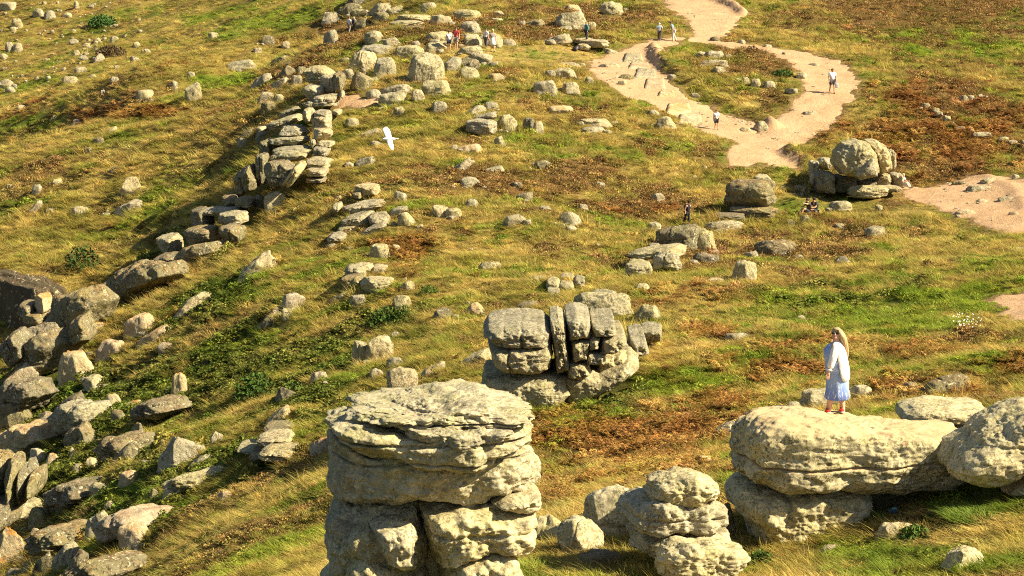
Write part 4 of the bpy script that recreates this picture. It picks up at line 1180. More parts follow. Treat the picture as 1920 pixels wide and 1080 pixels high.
# far hillside
FAR = [(-4,3,33,19),(61,15,84,34),(82,19,105,37),(137,2,149,18),(117,23,135,34),(21,34,44,53),(9,78,27,101),(24,80,44,99),(-4,100,19,113),(174,100,199,116),(136,93,151,106),(149,103,166,113),(243,105,263,116),(167,139,184,150),
 (116,142,151,157),(-4,148,39,163),(9,162,31,175),(206,143,226,153),(205,68,225,78),(174,70,189,80),(154,80,169,90),(129,72,148,85),(249,78,264,89),(269,91,283,101),(213,122,225,129),(139,125,166,138),(17,50,31,59),(94,215,112,226),(135,223,153,235),(30,196,48,206),
 (188,168,198,177),(390,60,412,72)]
far_label = {0: 'large flat pale boulder at the top left corner of the far hillside', 1: 'left rock of the biggest pair on the far hillside, near the top', 2: 'right rock of the biggest pair on the far hillside, near the top', 3: 'upright grey stone on the far hillside at the top edge', 9: 'brightest square rock beside the brown bush on the far hillside',
  6: 'pinkish slab, left of two, on the far hillside at the left edge', 7: 'pinkish slab, right of two, on the far hillside at the left edge', 15: 'long pale sheet of rock at the left edge of the far hillside', 14: 'low wide pale rock on the lower far hillside', 5: 'large pale rock left of the biggest pair on the far hillside',
  4: 'pale rock between the biggest pair and the green bush, far hillside', 8: 'low pale rock at the left edge under the two pinkish slabs', 10: 'upper pale stone just left of the brightest square rock', 11: 'lower pale stone just left of the brightest square rock', 12: 'rounded pale stone far right of the brown bush on the far hillside',
  13: 'rounded stone alone below the brightest square rock, far hillside', 16: 'pale rock under the long pale sheet at the left edge', 17: 'low stone right of the rounded stone alone, lower far hillside', 18: 'white stone directly above the brown bush', 19: 'white stone above left of the brown bush, upper one', 20: 'pale stone left of the brown bush in a loose cluster',
  21: 'bright stone in the middle of the far hillside cluster', 22: 'stone right of the brown bush, upper one', 23: 'stone right of the brown bush, lower one'}
for i, bx in enumerate(FAR):
    B(*bx, 'r' if i % 3 else 'w', 'p', far_label.get(i, 'pale boulder among many strewn over the far grassy hillside'), group=None if i in far_label else 'boulders strewn over the far hillside')
rs = np.random.default_rng(21)
def strew(n, x0, x1, y0, y1, w0, w1, ok):
    out = []
    while len(out) < n:
        x, y = rs.uniform(x0, x1), rs.uniform(y0, y1)
        if ok(x, y):
            w = rs.uniform(w0, w1) * rs.uniform(.7, 1)
            out.append((x, y, w, w * rs.uniform(.45, .75), len(out) * 13 + 5))
    return out
stone_mass('scattered_stones', 'countless small pale stones between the boulders of the far hillside', strew(150, 0, 300, 5, 215, 3, 12, lambda x, y: rs.uniform() < math.exp(-((x - 120) / 110) ** 2 - ((y - 95) / 75) ** 2) and y < 225 - .45 * x))
stone_mass('scattered_stones', 'small stones half hidden in the grass of the steep left slope', strew(30, 0, 900, 330, 1070, 6, 17, lambda x, y: y > 640 - .62 * x and not (605 < x and y > 715)))
stone_mass('scattered_stones', 'small stones half hidden in the heather of the upper slope', strew(20, 620, 1500, 130, 600, 5, 13, lambda x, y: True))
_G = ground([(f[0][0] + f[0][2]) / 2 for f in F_], [f[0][3] - .06 * (f[0][3] - f[0][1]) for f in F_])
for (bx, kd, mt, lb, kw), g_ in zip(F_, _G):
    if 'name' not in kw and max(bx[2] - bx[0], bx[3] - bx[1]) < 26:
        kw = dict(kw, name='stone', cat='stone')
    elif 'name' not in kw and kd == 's':
        kw = dict(kw, name='rock_slab', cat='slab')
    boulder(bx, kd, mt, lb, G=g_, **kw)

frag = []
for bx, kd, mt, lb, kw in F_:
    w_, h_ = bx[2] - bx[0], bx[3] - bx[1]
    if w_ > 26 and not kw.get('group'):
        for q in range(int(rs.integers(1, 4))):
            f = rs.uniform(.14, .38)
            frag.append((bx[0] + w_ * rs.uniform(-.25, 1.15), bx[3] + h_ * rs.uniform(-.28, .14), w_ * f, w_ * f * rs.uniform(.3, .6), len(frag) * 7 + 2))
stone_mass('rock_fragments', 'broken fragments of rock half buried round the feet of the boulders', frag)

# cobbled steps set into the path
for k, (x0, y0, x1, y1) in enumerate(((1166,103,1208,121),(1176,121,1221,132),(1188,132,1233,151),(1206,151,1250,171),(1232,174,1268,185),(1246,197,1298,214),(1268,218,1318,234))):
    q = ground([x0 + 6, x1 - 4, x1, x0], [y0, y0, y1, y1])
    n = 14
    u, v = np.meshgrid(np.linspace(0, 1, n), np.linspace(0, 1, n))
    P = ((q[0] * (1 - u[..., None]) + q[1] * u[..., None]) * (1 - v[..., None]) + (q[3] * (1 - u[..., None]) + q[2] * u[..., None]) * v[..., None])
    edge = np.minimum(np.minimum(u, 1 - u), np.minimum(v, 1 - v))
    z = height(P[..., 0], P[..., 1], False) + .26 * sstep(0, .1, edge) - .12 + .07 * np.abs(n2(P[..., 0], P[..., 1], .55, 71)) + .03 * n2(P[..., 0], P[..., 1], 1.5, 72)
    V = np.stack([P[..., 0], P[..., 1], z], -1).reshape(-1, 3)
    bot = V.copy()
    bot[:, 2] -= .35
    i = np.arange(n * n).reshape(n, n)
    F = np.stack([i[:-1, :-1], i[1:, :-1], i[1:, 1:], i[:-1, 1:]], -1).reshape(-1, 4)
    rim = np.concatenate([i[0, :], i[1:, -1], i[-1, -2::-1], i[-2:0:-1, 0]])
    S = np.stack([rim, np.roll(rim, -1), np.roll(rim, -1) + n * n, rim + n * n], -1)
    c = V.mean(0)
    o = obj('stone_step', mesh_np('stone_step', np.concatenate([V, bot]) - c, np.concatenate([F, F[:, ::-1] + n * n, S])), M['k' if k % 2 else 'p'], None, Vector(c))
    tag(o, ['topmost cobbled step of the path, just below the couple', 'second cobbled step from the top of the path', 'third cobbled step from the top, wider and rough', 'fourth cobbled step from the top, with a sharp lower edge', 'fifth cobbled step, a narrow bar across the sand',
            'sixth cobbled step, long and slanting beside the grass', 'lowest cobbled step, left of the path walker in white'][k], 'stone step', 'cobbled steps in the path')
# rubble lying on the sand
V, F, off = [], [], 0
P0, F0 = cube_sphere(2)
for (x0, y0, x1, y1, cnt) in ((1350,205,1420,240,60),(1170,95,1260,180,25),(1380,250,1520,285,20),(1480,110,1600,230,35),(1290,10,1370,60,20),(1720,345,1910,420,35),(1120,120,1160,165,25),(1270,190,1330,245,40)):
    gp = ground(rs.uniform(x0, x1, cnt), rs.uniform(y0, y1, cnt))
    sd = path_sd(gp[:, 0], gp[:, 1])
    for p, s in zip(gp, sd):
        if s < .1:
            continue
        r = rs.uniform(.05, .16)
        V.append(P0 * np.array((r * rs.uniform(.8, 1.7), r, r * rs.uniform(.4, .8))) * (1 + .25 * rs.normal(size=(len(P0), 1))) + p + np.array((0, 0, .13)))
        F.append(F0 + off)
        off += len(P0)
tag(obj('rubble', mesh_np('rubble', np.concatenate(V), np.concatenate(F), False), M['k']), 'loose stones and rubble lying on the sandy paths', 'rubble', None, 'stuff')

# ------------------------------------------------------------------ vegetation: thousands of tufts, each kind one 'stuff' object
def blade_clump(name, nb, spread, h, wid, lean, seed, leaf=False, droop=.35, segs=3):
    """a clump of grass blades combed by the wind towards -X"""
    rg = np.random.default_rng(seed)
    V, F, bv = [], [], []
    for k in range(nb):
        r, a = spread * math.sqrt(rg.uniform()), rg.uniform(0, 2 * math.pi)
        p = np.array((r * math.cos(a), r * math.sin(a), -.06))
        hh = h * rg.uniform(.55, 1.15)
        d = np.array((-lean + rg.normal() * .35 + .55 * math.cos(a) * r / spread, rg.normal() * .35 + .55 * math.sin(a) * r / spread, 1.0))
        side = np.array((rg.normal(), rg.normal() * .6, 0))
        side /= np.linalg.norm(side) + 1e-6
        w = wid * rg.uniform(.6, 1.3)
        n0 = len(V)
        b = rg.uniform()
        for s in range(segs + 1):
            t = s / segs
            q = p + d * hh * t + np.array((-lean * droop * hh * t * t * 1.3, 0, -droop * hh * t * t * .8))
            ww = w * (1 - t) * (1 if not leaf else 2.2 * math.sin(math.pi * min(1, t + .15)))
            if s < segs:
                V += [q - side * ww, q + side * ww]
                bv += [b, b]
            else:
                V.append(q)
                bv.append(b)
        for s in range(segs - 1):
            a0 = n0 + 2 * s
            F += [(a0, a0 + 1, a0 + 3), (a0, a0 + 3, a0 + 2)]
        a0 = n0 + 2 * (segs - 1)
        F.append((a0, a0 + 1, a0 + 2))
    me = mesh_np(name, np.array(V), np.array(F), True)
    vattr(me, 'bv', bv, 'FLOAT')
    return me
def leaf_clump(name, nl, rad, ht, ls, seed, flat=False):
    """a low bush of small leaves or heather sprigs through a domed volume"""
    rg = np.random.default_rng(seed)
    V, F, bv = [], [], []
    for k in range(nl):
        while True:
            p = rg.uniform(-1, 1, 3)
            p[2] = abs(p[2])
            q = np.linalg.norm(p)
            if q < 1 and q > .35 * rg.uniform():
                break
        c = p * np.array((rad, rad, ht))
        a = rg.normal(size=3) + p * 1.2
        if flat:
            a = rg.normal(size=3) * np.array((1, 1, .35))
        a /= np.linalg.norm(a)
        b = np.cross(a, rg.normal(size=3))
        b /= np.linalg.norm(b) + 1e-6
        l = ls * rg.uniform(.6, 1.4)
        n0 = len(V)
        V += [c - a * l * .5, c + b * l * .34, c + a * l * .6, c - b * l * .34]
        F += [(n0, n0 + 1, n0 + 2), (n0, n0 + 2, n0 + 3)]
        bv += [rg.uniform()] * 4
    me = mesh_np(name, np.array(V), np.array(F), False)
    vattr(me, 'bv', bv, 'FLOAT')
    return me
def frond_clump(name, nf, seed):
    """bracken: arching fronds with paired leaflets"""
    rg = np.random.default_rng(seed)
    V, F, bv = [], [], []
    for k in range(nf):
        a = rg.uniform(0, 2 * math.pi)
        L, up = rg.uniform(.3, .55), rg.uniform(.22, .5)
        d, sd = np.array((math.cos(a), math.sin(a), 0)), np.array((-math.sin(a), math.cos(a), 0))
        b = rg.uniform()
        for s in range(1, 8):
            t = s / 7.5
            c = d * L * t + np.array((0, 0, up * math.sin(t * 2.2)))
            ll = .17 * (1 - t) + .03
            for sg in (-1, 1):
                n0 = len(V)
                tip = c + sd * sg * ll + d * .03 + np.array((0, 0, -.03 + rg.normal() * .02))
                V += [c - d * .022, tip, c + d * .03]
                F.append((n0, n0 + 1, n0 + 2))
                bv += [np.clip(b + rg.normal() * .2, 0, 1)] * 3
    me = mesh_np(name, np.array(V), np.array(F), False)
    vattr(me, 'bv', bv, 'FLOAT')
    return me
def veg_mat(name, transl=.3, lo=.55, hi=1.4):
    t = NT(name, .8, .1)
    ti = t.n('ShaderNodeAttribute', attribute_name='tint', attribute_type='INSTANCER')
    b = t.n('ShaderNodeAttribute', attribute_name='bv')
    k = t.ramp(b.outputs['Fac'], 0, 1, lo, hi)
    col = t.n('ShaderNodeVectorMath', operation='SCALE')
    t.l(ti.outputs['Color'], col.inputs[0])
    t.l(k, col.inputs['Scale'])
    d = t.n('ShaderNodeBsdfDiffuse')
    tr = t.n('ShaderNodeBsdfTranslucent')
    mx = t.n('ShaderNodeMixShader')
    mx.inputs[0].default_value = transl
    t.l(col.outputs[0], d.inputs['Color'])
    t.l(col.outputs[0], tr.inputs['Color'])
    t.l(d.outputs[0], mx.inputs[1])
    t.l(tr.outputs[0], mx.inputs[2])
    t.l(mx.outputs[0], t.t.nodes['Material Output'].inputs['Surface'])
    t.t.nodes.remove(t.b)
    return t.m
def scatter(name, label, P, scl, rot, tint, idx, meshes, mat):
    me = bpy.data.meshes.new(name)
    me.vertices.add(len(P))
    me.vertices.foreach_set('co', np.asarray(P, np.float32).ravel())
    vattr(me, 'scl', scl, 'FLOAT_VECTOR')
    vattr(me, 'rot', rot, 'FLOAT_VECTOR')
    vattr(me, 'tint', tint)
    vattr(me, 'idx', idx, 'INT')
    o = obj(name, me)
    src = bpy.data.collections.new(name + '_sources')
    for m in meshes:
        m.materials.append(mat)
        src.objects.link(bpy.data.objects.new(m.name, m))
    ng = bpy.data.node_groups.new(name + '_scatter', 'GeometryNodeTree')
    ng.interface.new_socket('Geometry', in_out='INPUT', socket_type='NodeSocketGeometry')
    ng.interface.new_socket('Geometry', in_out='OUTPUT', socket_type='NodeSocketGeometry')
    N, L = ng.nodes, ng.links
    gi, go = N.new('NodeGroupInput'), N.new('NodeGroupOutput')
    ip, ci = N.new('GeometryNodeInstanceOnPoints'), N.new('GeometryNodeCollectionInfo')
    ci.inputs['Collection'].default_value = src
    ci.inputs['Separate Children'].default_value = True
    ci.inputs['Reset Children'].default_value = True
    def na(nm, ty):
        a = N.new('GeometryNodeInputNamedAttribute')
        a.data_type = ty
        a.inputs['Name'].default_value = nm
        return a.outputs[0]
    L.new(gi.outputs[0], ip.inputs['Points'])
    L.new(ci.outputs[0], ip.inputs['Instance'])
    ip.inputs['Pick Instance'].default_value = True
    L.new(na('idx', 'INT'), ip.inputs['Instance Index'])
    L.new(na('rot', 'FLOAT_VECTOR'), ip.inputs['Rotation'])
    L.new(na('scl', 'FLOAT_VECTOR'), ip.inputs['Scale'])
    L.new(ip.outputs[0], go.inputs[0])
    md = o.modifiers.new('scatter', 'NODES')
    md.node_group = ng
    return tag(o, label, None, None, 'stuff')

NV = 250000
rv = np.random.default_rng(77)
Dv = np.exp(rv.uniform(math.log(31), math.log(440), NV))
tv = rv.uniform(-1, 1, NV)
X, Y = tv * (.245 * Dv + 3), Dv
Z = height(X, Y)
px, py, dd = project(np.stack([X, Y, Z], -1))
ok = (px > -110) & (px < 2030) & (py > -90) & (py < 1190)
sd = path_sd(X, Y)
ok &= (sd < -.12) | ((sd < .7) & (rv.uniform(size=NV) < .14)) | (rv.uniform(size=NV) < .012)
X, Y, Z, sd = X[ok], Y[ok], Z[ok], sd[ok]
skirt = np.zeros(len(X), bool)
for cx, cyy, hx, hy, z0, z1 in FOOT:
    m = ((X - cx) / (hx * 1.0)) ** 2 + ((Y - cyy) / (hy * 1.0)) ** 2 < .92
    m &= (Z > z0 - .5) & (Z < z1 + .1)
    ring = (((X - cx) / (hx * 1.12 + .25)) ** 2 + ((Y - cyy) / (hy * 1.12 + .25)) ** 2 < 1) & (Z > z0 - 1) & (Z < z1)
    skirt |= ring
    if m.any():
        X, Y, Z, sd, skirt = X[~m], Y[~m], Z[~m], sd[~m], skirt[~m]
col, w, px, py, dd = veg_colour(X, Y, Z)
n = len(X)
u = rv.uniform(size=n)
kind = np.zeros(n, int)
kind[(w['rust'] > .45) & (u < .75)] = 1
kind[(w['heather'] > .45) & (kind == 0) & (u < .72)] = 2
kind[(w['green'] > .55) & (kind == 0) & (u < .30)] = 3
kind[(w['scrub'] > .5) & (u < .7)] = 3
bushy = (w['scrub'] > .5)
jit = (1 + rv.normal(size=(n, 1)) * .26) * (1 + rv.normal(size=(n, 3)) * .05)
col = np.clip(col * jit * 1.12, .01, .8)
worn = ((px > 850) & (px < 1110) & (py > 84) & (py < 124)) | ((px > 1380) & (px < 1760) & (py > 372) & (py < 402)) | (sd > -.9)
bsz = .13 + .0026 * np.minimum(dd, 190)
yaw = rv.normal(size=n) * .9
P = np.stack([X, Y, Z], -1)
grass_meshes = [blade_clump('grass_tuft', 46, .55, .95, .03, .30 + .12 * k, 100 + k) for k in range(4)] + [blade_clump('grass_tuft', 34, .6, .7, .05, .2, 110 + k, droop=.7) for k in range(2)]
frond_meshes = [frond_clump('bracken_clump', 9, 120 + k) for k in range(3)]
heath_meshes = [leaf_clump('heather_clump', 110, .6, .42, .16, 130 + k) for k in range(3)]
leafy_meshes = [leaf_clump('leafy_clump', 120, .55, .45, .17, 140 + k, True) for k in range(3)]
for kd, nm, lb, ms, mt, sc in ((0, 'grass', 'wind-combed straw and green grass tufts covering the slopes', grass_meshes, veg_mat('grass_blades', .4, .5, 1.45), 1.0),
                          (1, 'bracken', 'rust-brown dying bracken patches on the slopes', frond_meshes, veg_mat('bracken_fronds', .3, .35, 1.7), 2.0),
                          (2, 'heather', 'brown faded heather cushions among the grass', heath_meshes, veg_mat('heather_sprigs', .2, .4, 1.6), 1.15),
                          (3, 'undergrowth', 'low leafy green undergrowth among the grass', leafy_meshes, veg_mat('green_leaves', .3, .5, 1.5), 1.1)):
    s = kind == kd
    q = P[s]
    m = len(q)
    k = bsz[s] * sc * np.where(bushy[s] & (kd == 3), 1.45, 1) * rv.uniform(.65, 1.35, m) * np.where(worn[s], .45, 1)
    hgt = rv.uniform(.34, .68, m) + .7 * (rv.uniform(size=m) ** 4)
    if kd == 0:
        hgt *= np.where(n2(q[:, 0], q[:, 1], 3.5, 81) > -.1, 1.15, .7)
        hgt *= np.where(worn[s], .6, 1)
    hgt = hgt * np.where(skirt[s], 1.35, 1)
    scl = np.stack([k, k, k * hgt], -1)
    rot = np.stack([rv.normal(size=m) * .12, rv.normal(size=m) * .12, (yaw[s] if kd == 0 else rv.uniform(0, 6.28, m))], -1)
    scatter(nm, lb, q, scl, rot, col[s], rv.integers(0, len(ms), m), ms, mt)

# single plants that stand out
def plant(px_, py_, D, size, hgt, cols, label, leafy=False, seed=0, cat='plant', name='grass_clump', count=500):
    p = ground([px_], [py_])[0] if D is None else at(px_, py_, D)
    if D is not None:
        p[2] = max(p[2], -99)
    me = leaf_clump(name, count, size, hgt, .13 * size + .03, 200 + seed) if leafy else blade_clump(name, count * 2, size * .6, hgt * .8, .006 + .004 * size, .12, 200 + seed, droop=.6)
    t = NT(name, .8, .1)
    b = t.n('ShaderNodeAttribute', attribute_name='bv')
    c = t.mix(b.outputs['Fac'], cols[0], cols[1])
    me.materials.append(t.out(c))
    return tag(obj(name, me, None, None, Vector(p)), label, cat)
G1, G2, G3, G4 = (.16, .21, .02), (.33, .34, .06), (.045, .085, .016), (.11, .17, .03)
plant(1000, 1075, None, .36, .62, (G1, G2), 'bright green tall grass clump at the right foot of the tall tor', seed=1)
plant(1638, 975, None, .24, .46, (G1, G2), 'bright yellow-green grass clump at the lower right corner of the flat-topped rock', seed=2)
plant(1840, 975, None, .85, .48, (G1, G4), 'wide green grassy mound under the leaning pale boulder', seed=3, count=1500)
plant(1765, 975, None, .4, .36, (G3, G4), 'dark green grassy mound left of the wide green mound', seed=31, count=600)
plant(1425, 1062, None, .3, .30, (G3, G4), 'dark green leafy clump below the lower block of the flat-topped rock', True, 4, name='shrub')
plant(1715, 1012, None, .3, .26, (G3, G4), 'small dark green leafy clump right of the bedded flat slab', True, 5, name='shrub')
plant(1590, 1072, None, .5, .32, (G1, G2), 'light green grass clump at the bottom edge, right of the stack', seed=6, count=800)
plant(1510, 1000, None, .45, .34, (G1, (.36, .29, .09)), 'straw and green grass clump in front of the lower block', seed=61, count=700)
plant(725, 612, None, .9, 1.0, (G3, (.07, .12, .02)), 'large dark green bush on the slope left of the jointed outcrop', True, 7, 'bush', 'bush', 700)
plant(755, 604, None, .6, .9, (G3, G4), 'smaller green bush right of the large dark green bush', True, 8, 'bush', 'bush')
plant(480, 742, None, 1.1, 1.1, (G3, (.07, .12, .02)), 'dark green bush on the lower left slope above the sunlit boulders', True, 9, 'bush', 'bush', 700)
plant(555, 748, None, .8, .8, (G3, G4), 'green bush beside the dark stone on the lower left slope', True, 10, 'bush', 'bush')
plant(155, 505, None, 1.4, 1.8, ((.03, .06, .014), G3), 'dark bush on the grass edge above the shaded ledges, left', True, 11, 'bush', 'bush')
plant(193, 48, None, 2.6, 1.9, ((.05, .12, .03), (.09, .17, .04)), 'rounded deep green bush on the far hillside', True, 12, 'bush', 'bush', 900)
plant(209, 104, None, 2.4, 1.5, ((.10, .07, .035), (.16, .11, .05)), 'brown bush beside the brightest rock of the far hillside', True, 13, 'bush', 'bush', 900)
plant(1466, 142, None, 1.0, .55, (G3, (.07, .13, .03)), 'dark green shrub on the island between the paths', True, 14, 'bush', 'bush')
plant(803, 555, None, .55, .6, (G3, G4), 'round green bush below the heather patch', True, 15, 'bush', 'bush')
plant(735, 760, None, .5, .4, (G1, G2), 'small patch of tall grass beside the faceted wedge block', seed=16)
# tiny white flowers
fp = ground(rs.uniform(1785, 1840, 40), rs.uniform(605, 630, 40))
V, F = [], []
for k, p in enumerate(fp):
    c = p + np.array((0, 0, .30 + .15 * rs.uniform()))
    r = .018 + .012 * rs.uniform()
    ang = np.arange(6) * math.pi / 3
    V.append(np.stack([c[0] + r * np.cos(ang), c[1] + r * np.sin(ang) * .6, c[2] + r * np.sin(ang) * .7], -1))
    F += [[6 * k + i for i in q] for q in ((0, 1, 2, 3), (0, 3, 4, 5))]
tag(obj('flowers', mesh_np('flowers', np.concatenate(V), np.array(F), False), plain('white_petals', (.8, .8, .72))), 'scatter of tiny white flowers in the green right slope', None, None, 'stuff')

# ------------------------------------------------------------------ people
SKIN = plain('skin', (.62, .36, .22), .6, .05)
SKIN_D = plain('tanned_skin', (.48, .25, .14), .6, .05)
def cloth(name, c):
    return plain(name, c, .9, .1, 14)
def skin_obj(name, verts, edges, radii, root, mat, parent, sub=2):
    me = bpy.data.meshes.new(name)
    me.from_pydata([tuple(v) for v in verts], edges, [])
    o = obj(name, me, mat, parent)
    sk = o.modifiers.new('skin', 'SKIN')
    sk.use_smooth_shade = True
    for i, r in enumerate(radii):
        d = me.skin_vertices[0].data[i]
        d.radius = r if isinstance(r, tuple) else (r, r)
        d.use_root = (i == root)
    o.modifiers.new('sub', 'SUBSURF').levels = sub
    o.modifiers['sub'].render_levels = sub
    return o
def ball(name, c, r, mat, parent, n=8, cut=None):
    P, F = cube_sphere(n)
    V = P * np.array(r)
    o = obj(name, mesh_np(name, V, F), mat, parent, Vector(c))
    return o
def loft(name, rings, mat, parent, seg=20, cap=True, folds=0, seed=0):
    """rings: (z, cx, cy, rx, ry)"""
    rg = np.random.default_rng(seed)
    a = np.linspace(0, 2 * math.pi, seg, endpoint=False)
    V, F = [], []
    for k, (z, cx, cy_, rx, ry) in enumerate(rings):
        f = 1 + folds * np.sin(a * 7 + seed) * (1 - k / max(1, len(rings) - 1))
        V.append(np.stack([cx + rx * np.cos(a) * f, cy_ + ry * np.sin(a) * f, np.full(seg, z)], -1))
    m = len(rings)
    i = np.arange(m * seg).reshape(m, seg)
    for k in range(m - 1):
        F.append(np.stack([i[k], np.roll(i[k], -1), np.roll(i[k + 1], -1), i[k + 1]], -1))
    V = np.concatenate(V)
    F = np.concatenate(F)
    if cap:
        for k, fl in ((0, True), (m - 1, False)):
            V = np.vstack([V, V[i[k]].mean(0)])
            c = len(V) - 1
            q = np.stack([i[k], np.roll(i[k], -1), np.full(seg, c), np.full(seg, c)], -1)
            F = np.vstack([F, q[:, [1, 0, 2, 3]] if fl else q])
    me = bpy.data.meshes.new(name)
    me.from_pydata(V.tolist(), [], [list(dict.fromkeys(map(int, f))) for f in F])
    for p in me.polygons:
        p.use_smooth = True
    return obj(name, me, mat, parent)

def person(label, foot, hpx, facing=0, walk=.0, top=(.8, .8, .8), legs=(.05, .05, .06), legwear='shorts', hair=(.10, .06, .035), sleeve='short', pack=None, arms=None, pose='stand', skin=None, wide=1.0, lean=0.0, z=None, hat=None, D=None, group=None):
    """a figure of about hpx photograph pixels; it faces the camera at 0 degrees; x is its left"""
    skin = skin or SKIN
    if D is None:
        g = ground([foot[0]], [foot[1]])[0]
        D = g[1] * cD - g[2] * sD
    else:
        g = at(foot[0], foot[1], D)
    if z is not None:
        g[2] = z
    elif path_sd(np.array([g[0]]), np.array([g[1]]))[0] > .1:
        g[2] += .13
    H = hpx * D / FPX / cD * 1.0
    root = empty('person', Vector(g), R(facing))
    tag(root, label, 'person', group)
    s = H
    hip, kn, an = .50, .275, .04
    w = wide
    def A(p):                       # lean the upper body forward (-y is forward)
        p = np.array(p, float)
        if p[2] > hip:
            t = p[2] - hip
            p = np.array((p[0], p[1] - math.sin(lean) * t, hip + math.cos(lean) * t))
        return p
    if pose == 'sit':
        J = {'pel': (0, 0, .09), 'wai': (0, .01, .20), 'che': (0, -.03, .34), 'nec': (0, -.06, .43), 'hea': (0, -.09, .49), 'top': (0, -.09, .55)}
        for k, sg in (('l', 1), ('r', -1)):
            J['hip' + k], J['kne' + k], J['ank' + k], J['toe' + k] = (.06 * sg, -.02, .08), (.08 * sg, -.24, .23), (.08 * sg, -.36, .03), (.09 * sg, -.44, .02)
            J['sho' + k], J['elb' + k], J['wri' + k], J['han' + k] = (.115 * sg, -.05, .40), (.15 * sg, -.14, .27), (.12 * sg, -.27, .27), (.11 * sg, -.31, .27)
        J = {k: np.array(v, float) for k, v in J.items()}
    else:
        J = {'pel': (0, 0, hip + .02), 'wai': (0, .0, .62), 'che': (0, .005, .73), 'nec': (0, .01, .845), 'hea': (0, -.01, .905), 'top': (0, -.01, .955)}
        for k, sg in (('l', 1), ('r', -1)):
            st = walk * sg
            J['hip' + k], J['kne' + k] = (.055 * sg * w, 0, hip), (.055 * sg, -.25 * st - abs(st) * .05, kn + .01)
            J['ank' + k], J['toe' + k] = (.052 * sg, -.40 * st + (.10 if st < 0 else 0), an + (.02 if st < 0 else 0)), (.06 * sg, -.40 * st - .075 + (.09 if st < 0 else 0), .018)
            J['sho' + k], J['elb' + k] = (.108 * sg * w, .01, .805), (.145 * sg * w, .03 + .12 * st, .635)
            J['wri' + k], J['han' + k] = (.150 * sg * w, -.03 + .26 * st, .50), (.148 * sg * w, -.045 + .27 * st, .455)
        J = {k: A(v) for k, v in J.items()}
    if arms:
        for k, v in arms.items():
            J[k] = A(v)
    J = {k: v * s for k, v in J.items()}
    order = ['pel', 'wai', 'che', 'nec', 'hea', 'top', 'hipl', 'knel', 'ankl', 'toel', 'hipr', 'kner', 'ankr', 'toer', 'shol', 'elbl', 'wril', 'hanl', 'shor', 'elbr', 'wrir', 'hanr']
    rad = dict(pel=.075 * w, wai=.070 * w, che=.078 * w, nec=.030, hea=.052, top=.042, hip=.052 * w, kne=.034, ank=.023, toe=.022, sho=.036, elb=.025, wri=.018, han=.022)
    E = [('pel', 'wai'), ('wai', 'che'), ('che', 'nec'), ('nec', 'hea'), ('hea', 'top')] + [(a + k, b + k) for k in 'lr' for a, b in (('hip', 'kne'), ('kne', 'ank'), ('ank', 'toe'), ('sho', 'elb'), ('elb', 'wri'), ('wri', 'han'))] + [('pel', 'hip' + k) for k in 'lr'] + [('che', 'sho' + k) for k in 'lr']
    def sub(name, names, ed, grow, mat, over=None):
        over = over or {}
        pts = [over.get(n, J[n] if n in J else None) for n in names]
        ix = {n: i for i, n in enumerate(names)}
        def rr(n):
            return rad.get(n, rad.get(n[:3], .03)) * s + grow * s
        return skin_obj(name, pts, [(ix[a], ix[b]) for a, b in ed if a in ix and b in ix], [rr(n) for n in names], 0, mat, root)
    sub('body', order, E, 0, skin)
    hc = J['hea'] * .45 + J['top'] * .55
    ball('hair', hc + np.array((0, .018, .014)) * s, np.array((.058, .062, .060)) * s, cloth('hair', hair), root, 6)
    if hat:
        loft('hat', [(0, hc[0], hc[1], .09 * s, .10 * s), (.012 * s, hc[0], hc[1], .088 * s, .098 * s), (.014 * s, hc[0], hc[1], .062 * s, .066 * s), (.06 * s, hc[0], hc[1], .05 * s, .055 * s)], cloth('hat_cloth', hat), root, 12).location.z = hc[2] + .012 * s
    m = cloth('top_cloth', top)
    mid = {'mid' + k: J['sho' + k] * .35 + J['elb' + k] * .65 for k in 'lr'}
    J.update(mid)
    names = ['che', 'wai', 'pel', 'shol', 'shor'] + (['midl', 'midr'] if sleeve == 'short' else ['elbl', 'wril', 'elbr', 'wrir'] if sleeve == 'long' else [])
    rad.update(sho=.040)
    ed = [('che', 'wai'), ('wai', 'pel'), ('che', 'shol'), ('che', 'shor'), ('shol', 'midl'), ('shor', 'midr'), ('shol', 'elbl'), ('shor', 'elbr'), ('elbl', 'wril'), ('elbr', 'wrir')]
    rad.update(mid=.034)
    J2 = dict(J)
    sub('shirt', names, ed, .014, m)
    m2 = cloth('leg_cloth', legs)
    if legwear == 'shorts':
        J['tigl'], J['tigr'] = J['hipl'] * .2 + J['knel'] * .8, J['hipr'] * .2 + J['kner'] * .8
        rad['tig'] = .046
        sub('shorts', ['pel', 'hipl', 'tigl', 'hipr', 'tigr'], [('pel', 'hipl'), ('hipl', 'tigl'), ('pel', 'hipr'), ('hipr', 'tigr')], .018, m2)
    elif legwear == 'trousers':
        sub('trousers', ['pel', 'hipl', 'knel', 'ankl', 'hipr', 'kner', 'ankr'], [('pel', 'hipl'), ('hipl', 'knel'), ('knel', 'ankl'), ('pel', 'hipr'), ('hipr', 'kner'), ('kner', 'ankr')], .014, m2)
    elif legwear == 'skirt':
        loft('skirt', [(.30 * s, 0, 0, .135 * s, .13 * s), (.40 * s, 0, 0, .12 * s, .115 * s), (.52 * s, 0, 0, .10 * s, .09 * s), (.62 * s, 0, 0, .085 * s, .08 * s)], m2, root, 18, folds=.06)
    shoe = cloth('shoe', (.10, .08, .07))
    for k in 'lr':
        a, t = J['ank' + k], J['toe' + k]
        c = (a + t) / 2
        c[2] = min(a[2], t[2]) + .004 * s
        ball('shoe', c, np.array((.028, .058, .026)) * s, shoe, root, 4)
